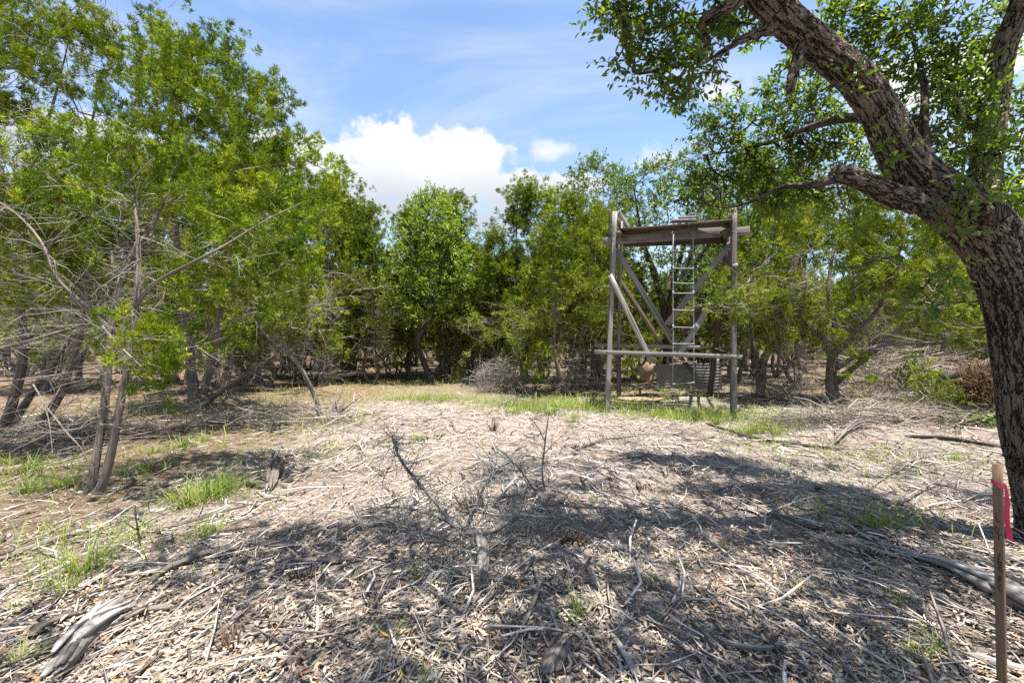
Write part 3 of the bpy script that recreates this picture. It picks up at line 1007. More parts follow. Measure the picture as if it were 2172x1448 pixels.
front += [
    (520, 812, 'e', 1.0, (.9, .85), 'low bushy juniper in the shade behind the grey root log'), (655, 800, 'e', 2.2, (.8, .75), 'low bushy juniper between the forked juniper and the dead sapling'), (735, 806, 'c', 4.0, (.75, .62), 'squat juniper bush filling the gap right of the forked juniper'),
    (845, 801, 'e', 5.1, (.8, .7), 'squat juniper bush just left of the young oak trunk'), (1000, 803, 'e', .6, (.85, .72), 'squat juniper bush right of the young oak trunk'), (1070, 800, 'c', 1.5, (.8, .68), 'squat juniper behind the grey twig heap'),
    (1150, 808, 'c', 2.9, (.8, .8), 'dense juniper left behind the bushy low juniper'), (1235, 812, 'a', .9, (.75, .8), 'dense juniper between bushy low juniper and timber frame'), (1345, 806, 'e', 2.0, (1.0, .8), 'squat juniper seen through the left half of the timber frame'),
    (1480, 804, 'c', 3.1, (.9, .75), 'squat juniper seen through the right half of the timber frame'), (1560, 812, 'g', 1.2, (.8, .85), 'juniper directly behind the right posts of the frame'),
    (310, 812, 'e', 3.3, (1.1, .9), 'low juniper in deep shade behind the twin stems'), (170, 812, 'a', 5.9, (1.0, .9), 'juniper in deep shade near the left edge, far row'), (590, 800, 'c', 2.7, (.9, .8), 'dense juniper behind the dead sapling, far row')]
for (u, v, f, rz, sc, lab) in front:
    plant_form('juniper_tree', FORMS[f], tuple(G(u, v)), rz, sc, lab, 'tree', WOOD)
e = plant_form('young_oak_tree', YOUNG_OAK, tuple(G(918, 811)), 0.15, (0.86, 0.94), 'bright green young oak with curved dark trunk in the middle of the wood', 'tree', WOOD)
plant_form('oak_tree', FAR_OAK, tuple(G(1418, 816)), 0.6, (0.92, 0.90), 'live oak with dark forked trunk behind the wooden frame', 'tree', WOOD)
plant_form('oak_tree', FAR_OAK2, tuple(G(1262, 806)), 2.6, (0.9, 0.95), 'tall live oak rising behind the junipers left of the wooden frame', 'tree', WOOD)
plant_form('oak_tree', FAR_OAK, tuple(G(1600, 806)), 4.0, (0.8, 0.80), 'live oak behind the junipers right of the wooden frame', 'tree', WOOD)

rng = np.random.default_rng(77)
spots = []
tries = 0
while len(spots) < 100 and tries < 20000:
    tries += 1
    y = rng.uniform(16.0, 33)
    x = rng.uniform(-1.22, 1.22) * y
    if all((x - a) ** 2 + (y - c) ** 2 > (1.1 + 0.02 * y) ** 2 for a, c in spots):
        spots.append((x, y))
keys = list('abcdefgccee')
for i, (x, y) in enumerate(sorted(spots, key=lambda s: s[1])):
    k = keys[int(rng.integers(0, len(keys)))]
    s = rng.uniform(0.85, 1.08)
    hs = s * rng.uniform(0.86, 0.98) * (1.0 if y < 24 else 0.95)
    plant_form('juniper_tree', FORMS[k], tuple(on(x, y)), rng.random() * 6.28, (s, hs), 'juniper in the crowded back rows of the wood', 'tree', WOOD)

# the wood beyond, one green mass
fb = Buf()
nfar = 90
fx = rng.uniform(-75, 75, nfar); fy = rng.uniform(36, 62, nfar); fh = rng.uniform(4.5, 6.5, nfar)
n1 = 700
cc = np.stack([fx, fy, gz(fx, fy)], 1)
zf = rng.random((nfar, n1))
an = rng.random((nfar, n1)) * 6.28
rad = 1.9 * np.interp(zf, [0, 0.15, 0.5, 0.8, 1], [1.2, 1.3, 1.0, 0.55, 0.08]) * np.sqrt(rng.random((nfar, n1)))
pp = np.stack([cc[:, 0:1] + np.cos(an) * rad, cc[:, 1:2] + np.sin(an) * rad, cc[:, 2:3] + 0.05 + zf * fh[:, None]], -1).reshape(-1, 3)
tris(fb, pp, nrm(rnd_dir(rng, len(pp)) + np.array([0, 0, 0.6])), rng.uniform(0.25, 0.5, len(pp)), rng.uniform(0.12, 0.25, len(pp)), rng, np.clip(rng.normal(0.45, 0.2, len(pp)), 0, 0.95))
fb.obj('distant_woodland', M['juniper'], kind='stuff', label='distant green wood showing between the nearer trees')

# ---- left edge: twin-stemmed leaning juniper (hero)
rng = np.random.default_rng(101)
b0 = G(188, 1046)
Y0 = b0[1]
stems = [
    px_stem([(183, 1062, Y0, .0383), (198, 1005, Y0, .0330), (219, 880, Y0 + .02, .0304), (232, 740, Y0 + .05, .0284), (240, 660, Y0 + .1, .0264), (268, 560, Y0 + .2, .0238), (315, 490, Y0 + .3, .0205), (352, 418, Y0 + .4, .0172), (375, 355, Y0 + .5, .0139), (400, 295, Y0 + .6, .0092), (425, 230, Y0 + .7, .0053)]),
    px_stem([(200, 1060, Y0 - .03, .0330), (226, 1000, Y0 - .04, .0290), (257, 850, Y0 - .05, .0277), (280, 720, Y0 - .02, .0251), (291, 620, Y0, .0218), (294, 540, Y0 + .1, .0172), (285, 430, Y0 + .2, .0119), (262, 330, Y0 + .3, .0066)]),
    px_stem([(284, 650, Y0 - .02, .0180), (330, 600, Y0 - .05, .0162), (410, 556, Y0 - .1, .0138), (470, 525, Y0 - .1, .0108), (560, 470, Y0, .0060), (640, 430, Y0 + .1, .0030)]),
    px_stem([(352, 430, Y0 + .4, .0132), (420, 405, Y0 + .4, .0108), (490, 367, Y0 + .45, .0084), (580, 350, Y0 + .6, .0054), (690, 335, Y0 + .7, .0030)]),
    px_stem([(236, 700, Y0 + .05, .0180), (170, 640, Y0 - .05, .0162), (120, 588, Y0 - .1, .0132), (88, 515, Y0 - .1, .0102), (30, 450, Y0 - .1, .0072), (-60, 400, Y0 - .1, .0036)]),
    px_stem([(232, 690, Y0 + .05, .0180), (190, 688, Y0 + .15, .0156), (120, 706, Y0 + .3, .0144), (0, 738, Y0 + .5, .0114), (-120, 745, Y0 + .7, .0060)]),
]
blobs = [(440, 205, 4.7, 75, 65), (505, 270, 4.7, 70, 60), (420, 330, 4.5, 80, 55), (560, 330, 4.7, 75, 55), (640, 320, 4.8, 55, 45), (705, 330, 4.8, 45, 25, .7),
         (600, 420, 4.5, 75, 55), (510, 440, 4.3, 70, 45), (545, 520, 4.2, 80, 45), (625, 520, 4.4, 55, 50), (330, 290, 4.4, 60, 40), (380, 200, 4.8, 50, 50, .8),
         (285, 690, 3.75, 40, 22, .9), (330, 720, 3.85, 35, 22, .7), (345, 790, 3.95, 60, 22, .8), (440, 600, 4.2, 60, 25, .6), (265, 400, 4.2, 45, 40, .7), (215, 300, 4.3, 55, 45), (230, 390, 4.1, 50, 35),
         (660, 610, 4.6, 40, 35, .5), (560, 600, 4.4, 60, 30, .6), (480, 700, 4.3, 50, 25, .4)]
T = blob_points(blobs, rng, 34)
tb, pos, par, tips, d, sk = tree_parts(stems, T, rng, 0.16, 0.0026, 0.018, down=0.8, attach_from=0.3, sides=12, lump=0.12, flare=0.3, n=8)
cb = Buf(); wb = Buf()
juniper_foliage(cb, pos[tips], d, rng, 0.26, 4, 15, 12, 0.032, 0.0085)
nd = pos[(pos[:, 2] > 0.5) & (pos[:, 2] < 2.6)]
nd = nd[nd[:, 0] < rng.uniform(-3.6, -1.9, len(nd))]
dead_twigs(wb, nd, 300, rng, (0.15, 0.55), 0.0036, None, 0.3, 3, 0.1)
lowst = np.vstack([sk[(sk[:, 2] > 0.55) & (sk[:, 2] < 1.7)]])
dead_twigs(wb, lowst, 80, rng, (0.2, 0.7), 0.0036, None, 0.6, 3, 0.0)
hero_left = finish_tree('juniper_tree', tuple(b0), 'leaning juniper with two grey stems joined at the foot, in front at left', 'tree', None, tb, cb, wb, M['juniper_bark'], M['juniper_near'], M['greytwig'])
# its drooping dead boughs near the ground
rng = np.random.default_rng(102)
for rows in ([(70, 815, 4.0, .0066), (90, 850, 3.9, .0055), (105, 900, 3.85, .0044), (112, 970, 3.8, .0022)],
             [(88, 850, 4.0, .0072), (140, 915, 3.95, .0066), (175, 955, 3.95, .0055), (190, 1000, 3.97, .0039)],
             [(-40, 812, 4.6, .0099), (60, 803, 4.5, .0083), (150, 790, 4.4, .0055), (260, 770, 4.3, .0028)],
             [(215, 690, 3.9, .010), (260, 740, 3.8, .008), (325, 800, 3.75, .004)]):
    tbb = Buf()
    s = stem_tube(tbb, px_stem(rows), 6, 6, rng, 0.15)
    dead_twigs(tbb, s[2:, :3], 22, rng, (0.1, 0.4), 0.0028, None, 0.4, 3, -0.1)
    tbb.obj('dead_bough', M['greytwig'], hero_left, True)

# ---- dark multi-stemmed juniper at the left edge
rng = np.random.default_rng(103)
b1 = G(40, 915)
Y1 = b1[1]
stems = [
    px_stem([(0, 930, Y1, .0680), (30, 840, Y1, .0578), (50, 740, Y1, .0510), (40, 560, Y1, .0408), (60, 380, Y1, .0306), (110, 230, Y1, .0170), (150, 70, Y1, .0068)]),
    px_stem([(60, 925, Y1, .0612), (120, 850, Y1 - .1, .0510), (155, 760, Y1 - .2, .0442), (180, 640, Y1 - .3, .0374), (190, 480, Y1 - .3, .0286), (185, 330, Y1 - .3, .0204), (215, 160, Y1 - .3, .0082)]),
    px_stem([(10, 925, Y1 + .3, .0544), (90, 800, Y1 + .5, .0408), (180, 680, Y1 + .6, .0306), (280, 560, Y1 + .6, .0204), (330, 420, Y1 + .5, .0102)]),
    px_stem([(-20, 925, Y1 - .3, .0544), (-60, 780, Y1 - .6, .0408), (-40, 600, Y1 - 1.0, .0306), (0, 480, Y1 - 1.4, .0238), (40, 400, Y1 - 1.7, .0136), (80, 330, Y1 - 1.8, .0068)]),
]
blobs = [(60, 75, 6.3, 80, 60), (130, 55, 6.3, 65, 50), (195, 105, 6.3, 45, 65), (15, 30, 6.3, 55, 45), (125, 150, 6.3, 85, 45), (215, 190, 6.3, 40, 40, .7), (185, 30, 6.3, 40, 30), (60, 200, 6.2, 60, 35, .4),
         (30, 330, 4.9, 50, 50), (60, 400, 4.9, 65, 40), (110, 440, 5.0, 55, 40), (20, 425, 4.9, 45, 40), (10, 270, 5.0, 40, 35), (160, 480, 5.2, 60, 40, .7), (130, 350, 5.6, 60, 40, .6),
         (60, 560, 5.6, 70, 40, .5), (190, 580, 5.8, 60, 35, .5), (40, 620, 5.4, 40, 25, .5), (230, 480, 6, 50, 40, .6), (-60, 200, 6, 80, 120), (-80, 420, 5, 60, 100), (95, 260, 5.8, 50, 30, .5),
         (250, 330, 6.0, 75, 55), (150, 420, 5.8, 75, 50), (230, 520, 6.2, 70, 40), (60, 480, 6.2, 80, 50), (120, 590, 6.4, 80, 35, .8)]
T = blob_points(blobs, rng, 23)
tb, pos, par, tips, d, sk = tree_parts(stems, T, rng, 0.2, 0.003, 0.02, down=0.8, attach_from=0.3, sides=9, lump=0.12)
cb = Buf(); wb = Buf()
juniper_foliage(cb, pos[tips], d, rng, 0.33, 4, 14, 10, 0.042, 0.0118)
dead_twigs(wb, pos[pos[:, 2] > 2.6], 420, rng, (0.3, 0.9), 0.005, None, 0.2, 3, 0.2)
dead_twigs(wb, np.vstack([sk[sk[:, 2] < 2.4], pos[pos[:, 2] < 2.4]]), 260, rng, (0.3, 1.0), 0.004, None, 0.5, 3, 0.0)
finish_tree('juniper_tree', tuple(b1), 'dark several-stemmed juniper at the left edge, grey bare twigs in its crown', 'tree', None, tb, cb, wb, M['juniper_bark'], M['juniper_near'], M['greytwig'])

# ---- tall juniper behind the leaning one
rng = np.random.default_rng(104)
b2 = G(415, 866)
Y2 = b2[1]
stems = [
    px_stem([(415, 880, Y2, .10), (405, 780, Y2, .085), (390, 640, Y2, .07), (372, 480, Y2, .055), (360, 300, Y2, .038), (375, 150, Y2, .02), (388, 50, Y2, .006)]),
    px_stem([(420, 875, Y2 + .1, .08), (450, 760, Y2 + .1, .07), (480, 600, Y2, .055), (500, 430, Y2, .04), (520, 300, Y2, .02), (540, 210, Y2, .006)]),
    px_stem([(410, 876, Y2 - .1, .06), (470, 830, Y2 - .4, .045), (560, 770, Y2 - .9, .03), (640, 720, Y2 - 1.2, .012)]),
]
blobs = [(340, 85, 8.3, 40, 45), (388, 60, 8.3, 30, 35), (300, 150, 8.3, 45, 50), (355, 160, 8.3, 45, 40, .8), (450, 125, 8.3, 55, 45), (480, 195, 8.3, 60, 50), (545, 225, 8.3, 50, 50), (598, 250, 8.3, 35, 35, .8),
         (325, 240, 8.3, 60, 50), (420, 260, 8.3, 70, 50), (520, 310, 8.3, 70, 50), (440, 370, 8.3, 80, 50), (350, 350, 8.2, 60, 50), (580, 380, 8.3, 60, 50), (640, 430, 8.2, 45, 40), (480, 460, 8.2, 70, 50, .8),
         (400, 540, 8, 70, 50, .7), (540, 570, 8, 70, 45, .7), (630, 620, 8, 45, 40, .6), (480, 660, 7.8, 70, 40, .6), (580, 700, 7.8, 60, 35, .5), (390, 690, 7.8, 60, 40, .5), (320, 790, 7.0, 60, 22, .7), (300, 420, 8, 50, 50, .7),
         (430, 420, 6.8, 90, 55), (330, 380, 6.3, 80, 55), (520, 480, 6.6, 80, 45), (420, 560, 6.2, 80, 40), (560, 560, 6.6, 70, 40), (480, 640, 6.6, 60, 30, .7)]
T = blob_points(blobs, rng, 17)
tb, pos, par, tips, d, sk = tree_parts(stems, T, rng, 0.25, 0.0035, 0.025, down=0.9, attach_from=0.15, sides=8)
cb = Buf(); wb = Buf()
juniper_foliage(cb, pos[tips], d, rng, 0.42, 4, 13, 9, 0.056, 0.0160)
dead_twigs(wb, pos[pos[:, 2] < 3.0], 420, rng, (0.3, 0.9), 0.0045, None, 0.5, 3, 0.0)
finish_tree('juniper_tree', tuple(b2), 'tall juniper behind the twin-stemmed one, crown reaching towards the cloud', 'tree', None, tb, cb, wb, M['juniper_bark'], M['juniper_near'], M['twig'])

# ---- spreading juniper right of the frame
rng = np.random.default_rng(105)
b3 = G(1766, 852)
Y3 = b3[1]
stems = [
    px_stem([(1768, 870, Y3, .1240), (1764, 800, Y3, .1023), (1762, 745, Y3, .0930), (1735, 705, Y3, .0620), (1695, 680, Y3, .0527), (1678, 600, Y3, .0434), (1705, 520, Y3, .0310), (1718, 440, Y3, .0186), (1715, 360, Y3, .0074)]),
    px_stem([(1768, 770, Y3, .0682), (1772, 700, Y3 + .2, .0558), (1758, 620, Y3 + .4, .0434), (1768, 530, Y3 + .5, .0310), (1790, 440, Y3 + .6, .0155), (1800, 380, Y3 + .6, .0062)]),
    px_stem([(1772, 745, Y3, .0682), (1810, 705, Y3 - .2, .0589), (1860, 660, Y3 - .3, .0465), (1900, 560, Y3 - .4, .0341), (1920, 480, Y3 - .4, .0186), (1950, 400, Y3 - .4, .0074)]),
    px_stem([(1770, 810, Y3, .0620), (1830, 765, Y3 - .5, .0527), (1900, 705, Y3 - .9, .0465), (1965, 655, Y3 - 1.2, .0372), (2020, 590, Y3 - 1.4, .0248), (2060, 520, Y3 - 1.5, .0124)]),
    px_stem([(1775, 780, Y3 - .2, .0434), (1860, 735, Y3 - .9, .0372), (1960, 728, Y3 - 1.4, .0279), (2060, 720, Y3 - 1.8, .0124)]),
]
blobs = [(1690, 440, 9.6, 55, 45), (1640, 500, 9.6, 50, 40, .8), (1730, 520, 9.6, 50, 45, .7), (1840, 490, 9.6, 60, 45), (1890, 560, 9, 65, 35), (1800, 610, 9.6, 45, 22, .7), (1970, 560, 8.6, 60, 40), (2000, 490, 8.6, 50, 40),
         (1700, 640, 9.4, 45, 25, .8), (1760, 660, 9.4, 40, 22, .7), (1610, 610, 8.6, 45, 28), (1560, 600, 7.9, 30, 20, .9), (1530, 620, 7.8, 30, 18, .8), (1585, 640, 8, 30, 18, .8), (1640, 600, 8.8, 40, 22), (2050, 600, 8.4, 40, 40), (2030, 690, 8, 55, 25, .8), (1950, 640, 8.6, 50, 25, .5),
         (1860, 420, 9.6, 60, 35), (1770, 430, 9.8, 50, 40, .7), (1930, 470, 9, 45, 40, .8), (1850, 760, 9.2, 35, 16, .4), (1780, 840, 9, 30, 18, .7)]
T = blob_points(blobs, rng, 20)
tb, pos, par, tips, d, sk = tree_parts(stems, T, rng, 0.25, 0.0035, 0.028, down=0.5, attach_from=0.3, sides=11, lump=0.12)
cb = Buf(); wb = Buf()
juniper_foliage(cb, pos[tips], d, rng, 0.40, 4, 13, 9, 0.056, 0.0160, var=rng.normal(0.42, 0.15, len(tips)))
dead_twigs(wb, np.vstack([pos[pos[:, 2] < 3.0], sk[sk[:, 2] < 2.2]]), 560, rng, (0.3, 1.0), 0.0045, None, 0.5, 3, 0.0)
finish_tree('juniper_tree', tuple(b3), 'wide spreading juniper with thick dark trunk and slanting limbs right of the frame', 'tree', None, tb, cb, wb, M['juniper_bark'], M['juniper'], M['twig'])

# ---- the big live oak leaning in from the right
rng = np.random.default_rng(106)
ob = P(2225, 1150, 3.05); ob[2] = float(gz(ob[0], ob[1]))
oak = empty('oak_tree', tuple(ob), 'big live oak with ridged bark leaning in from the right edge', 'tree')
trunk_rows = px_stem([(2275, 1190, 3.05, .2322), (2252, 1120, 3.05, .2021), (2222, 1010, 3.05, .1849), (2198, 900, 3.05, .1763), (2180, 760, 3.05, .1720), (2160, 640, 3.05, .1677), (2118, 540, 3.04, .1634), (2070, 475, 3.03, .1677), (2010, 425, 3.02, .1505)])
limb_rows = px_stem([(2085, 490, 3.03, .1591), (2030, 440, 3.02, .1531), (1975, 400, 3.0, .1419), (1925, 350, 2.98, .1247), (1888, 285, 2.96, .1118), (1858, 225, 2.94, .1049), (1815, 165, 2.92, .1015), (1750, 110, 2.9, .0963), (1685, 58, 2.87, .0929), (1620, -5, 2.84, .0860), (1545, -90, 2.8, .0731), (1440, -190, 2.7, .0559), (1300, -300, 2.6, .0344), (1130, -390, 2.5, .0129)])
second_rows = px_stem([(2072, 490, 3.06, .1032), (2078, 420, 3.1, .0903), (2092, 340, 3.13, .0817), (2108, 230, 3.15, .0757), (2125, 120, 3.15, .0688), (2165, 10, 3.1, .0602), (2200, -120, 3.0, .0473), (2180, -300, 2.9, .0258)])
SK = []
for nm, rows, sd, fl in (('trunk', trunk_rows, 72, .25), ('limb', limb_rows, 56, 0), ('limb', second_rows, 40, 0)):
    tb = Buf()
    s = stem_tube(tb, rows, 26, sd, rng, 0.045, flare=fl)
    tb.obj(nm, M['oak_bark'], oak, True)
    SK.append(s[::8, :3])
for rows, sd, lab in (
        ([(1960, 430, 2.98, .080), (1900, 415, 2.9, .070), (1840, 388, 2.82, .058), (1795, 372, 2.76, .052), (1772, 366, 2.73, .044)], 30, 'short broken limb with torn end'),
        ([(1800, 375, 2.78, .022), (1730, 392, 3.0, .020), (1660, 398, 3.4, .018), (1600, 425, 3.9, .014), (1540, 440, 4.3, .008), (1480, 430, 4.6, .005)], 10, None),
        ([(1690, 72, 2.88, .045), (1650, 62, 2.86, .034), (1605, 72, 2.85, .026), (1560, 92, 2.85, .020), (1520, 118, 2.85, .012), (1480, 140, 2.85, .006)], 12, None),
        ([(1600, -30, 2.84, .055), (1545, 15, 2.84, .038), (1495, 45, 2.86, .032), (1488, 72, 2.88, .028), (1500, 95, 2.9, .022), (1455, 125, 2.92, .014), (1400, 160, 2.95, .007)], 12, None),
        ([(1700, 92, 2.86, .034), (1690, 130, 2.83, .030), (1680, 165, 2.8, .028), (1674, 192, 2.78, .026)], 14, 'stub of a snapped branch hanging under the limb'),
        ([(1870, 260, 3.0, .04), (1800, 250, 3.5, .033), (1720, 270, 4.0, .026), (1640, 300, 4.4, .018), (1560, 320, 4.6, .010), (1490, 330, 4.7, .005)], 10, None),
        ([(1990, 400, 3.05, .04), (1960, 300, 3.2, .03), (1960, 180, 3.4, .022), (1930, 60, 3.5, .012)], 10, None),
        ([(2095, 300, 3.15, .03), (2040, 240, 3.3, .022), (2010, 150, 3.4, .012)], 10, None)):
    tb = Buf()
    s = stem_tube(tb, px_stem(rows), 14 if sd > 12 else 8, sd, rng, 0.08)
    o = tb.obj('limb', M['oak_bark'] if sd > 11 else M['far_bark'], oak, True)
    if lab: o['label'] = lab
    else: SK.append(s[::3, :3])
# knot with a healed hollow on the crotch
tb = Buf()
ks = px_stem([(2075, 470, 2.98, .10), (2100, 455, 2.87, .078), (2112, 452, 2.82, .064), (2116, 452, 2.80, .052), (2114, 453, 2.815, .030), (2106, 454, 2.85, .012)])
stem_tube(tb, ks, 8, 26, rng, 0.10)
o = tb.obj('knot', M['oak_bark'], oak, True); o['label'] = 'round knot with hollow at the crotch'
SK = np.vstack(SK)
# leafy masses in view ...
blobs = [(1300, 50, 2.85, 45, 50), (1345, 30, 2.85, 60, 45), (1350, 110, 2.85, 45, 45), (1420, 60, 2.9, 70, 60), (1415, 150, 2.9, 55, 55), (1440, 210, 2.9, 30, 40, .8), (1510, 60, 3.0, 60, 50), (1560, 30, 3.0, 50, 40), (1390, 180, 2.95, 30, 40, .7), (1490, 140, 3, 45, 40, .7), (1620, 40, 3.1, 50, 40, .6),
         (1530, 245, 4.5, 50, 30), (1575, 290, 4.6, 70, 50), (1500, 300, 4.7, 40, 35, .8), (1650, 250, 4.4, 60, 50), (1660, 330, 4.5, 80, 60), (1740, 220, 4.2, 70, 60), (1750, 310, 4.3, 80, 60), (1480, 395, 4.7, 40, 45), (1540, 400, 4.6, 60, 45), (1630, 415, 4.5, 70, 35), (1710, 410, 4.2, 70, 40), (1830, 320, 4.0, 50, 60, .8), (1800, 430, 4.0, 60, 35, .7), (1450, 430, 4.6, 30, 25, .6),
         (1730, 120, 3.5, 60, 50, .8), (1780, 50, 3.5, 60, 45), (1880, 100, 3.4, 70, 80), (1850, 20, 3.4, 70, 40), (1960, 60, 3.5, 80, 70), (1960, 180, 3.5, 70, 70), (2030, 130, 3.5, 70, 90), (2040, 260, 3.5, 60, 70), (1960, 290, 3.4, 60, 60), (2130, 60, 3.4, 50, 60), (2080, 180, 3.0, 45, 70), (2100, 310, 2.95, 50, 60), (2150, 230, 3.2, 40, 80), (2020, 370, 3.0, 45, 40), (2140, 400, 3.1, 40, 50), (1650, 190, 4, 50, 40, .6), (1560, 350, 4.6, 50, 30, .7),
         (2050, 430, 2.8, 35, 25, .8), (2005, 470, 2.78, 30, 20, .5), (1840, 560, 3.0, 40, 18, .5), (1930, 620, 3.0, 50, 22, .6), (2010, 580, 2.75, 30, 30, .5), (1800, 470, 2.95, 40, 16, .4), (1880, 330, 2.78, 22, 20, .4), (1760, 200, 2.8, 25, 18, .4), (1980, 640, 3.1, 30, 18, .4)]
T1 = blob_points(blobs, rng, 140, 0)
# ... and the rest of the crown overhead that shades the foreground
sph = [(0.95, 2.8, 4.5, .95, 1.1), (-.1, 2.3, 4.5, .9, 1.1), (-1.15, 2.0, 4.5, .75, .9), (-1.6, 1.2, 4.6, .6, .35), (.6, 1.4, 4.3, .8, 1.1), (1.5, 1.4, 4.2, .95, 1.2), (2.7, 1.5, 4.3, 1.1, 1.1), (1.8, 2.2, 4.5, .9, .9), (3.0, 2.5, 4.8, 1.0, .9), (1.75, 4.4, 5.9, .9, .7), (2.6, 3.2, 5.2, 1.0, .5), (3.3, 4.6, 6.0, 1.0, .3), (4.4, 3.0, 5.2, 1.1, .4), (2.6, .4, 4.0, 1.0, .7), (1.0, 3.6, 5.3, .8, .6), (.0, .7, 4.5, .7, .5)]
T2 = []
for x, y, z, r_, w in sph:
    k = int(130 * r_ * r_ * w)
    kc = max(2, k // 11)
    cen = np.array([x, y, z]) + rnd_dir(rng, kc) * (rng.random((kc, 1)) ** 0.4) * r_ * np.array([1, 1, 0.6])
    T2.append(cen[rng.integers(0, kc, k)] + rng.normal(0, .17, (k, 3)))
T2 = np.vstack(T2)
T2 = T2[T2[:, 2] > CAMZ + 0.80 * T2[:, 1]]
T = np.vstack([T1, T2])
pos, par, tips = grow(SK, T, 0.2, rng, 0.25, 0.05)
nsk = len(SK)
r_ = pipe_radius(par, nsk, 0.0028, 0.48, 0.03)
ed = np.arange(nsk, len(pos)); pp_ = par[ed]
r1 = r_[ed]; r0 = np.where(pp_ >= nsk, np.minimum(r_[pp_], r1 * 1.5), r1 * 1.3)
brb = Buf()
edge_tubes(brb, pos[pp_], pos[ed], r0, r1, 5, 0.5)
d = nrm(pos[tips] - pos[par[tips]])
cb = Buf(); coll = []
v1 = np.concatenate([rng.normal(0.45, 0.16, len(T1)), rng.normal(0.4, 0.14, len(T2))])
n1_ = len(T1)
oak_foliage(cb, pos[tips[:n1_]], d[:n1_], rng, 0.14, 8, 0.044, 0.028, var=v1[:n1_], twigbuf=brb, sub=3, collect=coll)
oak_foliage(cb, pos[tips[n1_:]], d[n1_:], rng, 0.17, 8, 0.062, 0.036, var=v1[n1_:], twigbuf=brb, sub=3, collect=coll)
brb.obj('branch_spread', M['far_bark'], oak, True, kind='stuff')
c, ld, nn, LL, WW, vv = [np.concatenate(x) for x in zip(*coll)]
# the 300 leaves that show largest are leaves of their own, the rest one mass
pu = c[:, 0] / c[:, 1]; pv = (c[:, 2] - CAMZ) / c[:, 1]
vis = (np.abs(pu) < 1.06) & (np.abs(pv) < 0.70) & (c[:, 1] > 1)
size = np.where(vis, LL / c[:, 1] * (0.5 + np.abs(nn[:, 1])), 0)
top = np.argsort(-size)[:300]
rest = np.ones(len(c), bool); rest[top] = False
pvv = pv < .78
ra = rest & pvv; rb = rest & ~pvv
leaves(cb, c[ra], ld[ra], nn[ra], LL[ra], WW[ra], vv[ra])
leaves(cb, c[rb], ld[rb], nn[rb], LL[rb], WW[rb], vv[rb], True)
crown = cb.obj('crown', M['oak_leaf'], oak, kind='stuff')
lms = []
for q_ in range(6):
    lb = Buf()
    leaves(lb, np.zeros((1, 3)), np.array([[0, 1., 0]]), np.array([[0, 0, 1.]]), np.array([1.0]), np.array([0.5]), np.array([0.15 + 0.14 * q_]))
    lms.append(lb.mesh('leaf', M['oak_leaf']))
for i in top:
    o = bpy.data.objects.new('leaf', lms[int(np.clip(vv[i] * 6, 0, 5))])
    COL.objects.link(o)
    o.parent = crown
    x = nrm(np.cross(ld[i], nn[i])); z = np.cross(x, ld[i])
    mm = Matrix((tuple(x) + (0,), tuple(ld[i]) + (0,), tuple(z) + (0,), (0, 0, 0, 1))).transposed()
    o.matrix_local = Matrix.Translation(Vector(c[i] - ob)) @ mm @ Matrix.Diagonal((LL[i],) * 3).to_4x4()

# ------------------------------------------------------------------ the wooden frame
def board(name, parent, p0, p1, w, th, mat, roll=0.0, rng=None, face=(0, -1, 0), warp=0.01, ragged=0.0, var=0.5, label=None, k=8, **kw):
    """sawn board from p0 to p1; its wide side (w) turns towards 'face'"""
    p0 = np.asarray(p0, float); p1 = np.asarray(p1, float)
    rng = rng or np.random.default_rng(int(abs(p0[0] * 991 + p1[2] * 577 + p0[1] * 131)) + 1)
    T = nrm(p1 - p0); L = np.linalg.norm(p1 - p0)
    N = np.asarray(face, float); N = nrm(N - T * np.dot(N, T))
    S = np.cross(T, N)
    if roll:
        N, S = N * math.cos(roll) + S * math.sin(roll), S * math.cos(roll) - N * math.sin(roll)
    c = min(w, th) * 0.12
    sec = np.array([[-w / 2 + c, -th / 2], [w / 2 - c, -th / 2], [w / 2, -th / 2 + c], [w / 2, th / 2 - c], [w / 2 - c, th / 2], [-w / 2 + c, th / 2], [-w / 2, th / 2 - c], [-w / 2, -th / 2 + c]])
    t_ = np.linspace(0, 1, k)
    ph = rng.random(2) * 6.28
    V = []; K = []
    o3 = rng.random(3) * 20
    for i, f in enumerate(t_):
        off = warp * L * 0.25 * math.sin(f * 3.14 * 1.3 + ph[0])
        ctr = p0 + (p1 - p0) * f + N * off * 0.6 + S * warp * 0.12 * L * math.sin(f * 3.9 + ph[1])
        s2 = sec * (1 + rng.normal(0, 0.012, sec.shape))
        for (a, b_) in s2:
            e_ = 0.0
            if ragged and i in (0, k - 1): e_ = rng.normal(0, ragged)
            V.append(ctr + S * a + N * b_ + T * e_)
            K.append([a + o3[0], b_ + o3[1], f * L + o3[2]])
    n = 8
    F4 = [(i * n + j, i * n + (j + 1) % n, (i + 1) * n + (j + 1) % n, (i + 1) * n + j) for i in range(k - 1) for j in range(n)]
    V += [np.mean(V[:n], 0), np.mean(V[-n:], 0)]; K += [[o3[0], o3[1], o3[2]], [o3[0], o3[1], L + o3[2]]]
    m_ = k * n
    F3 = [(m_, (j + 1) % n, j) for j in range(n)] + [(m_ + 1, (k - 1) * n + j, (k - 1) * n + (j + 1) % n) for j in range(n)]
    b = Buf()
    b.add(np.array(V), F3, F4, var, np.array(K))
    o = b.obj(name, mat, parent, **kw)
    if label and parent is not None: o['label'] = label
    return o


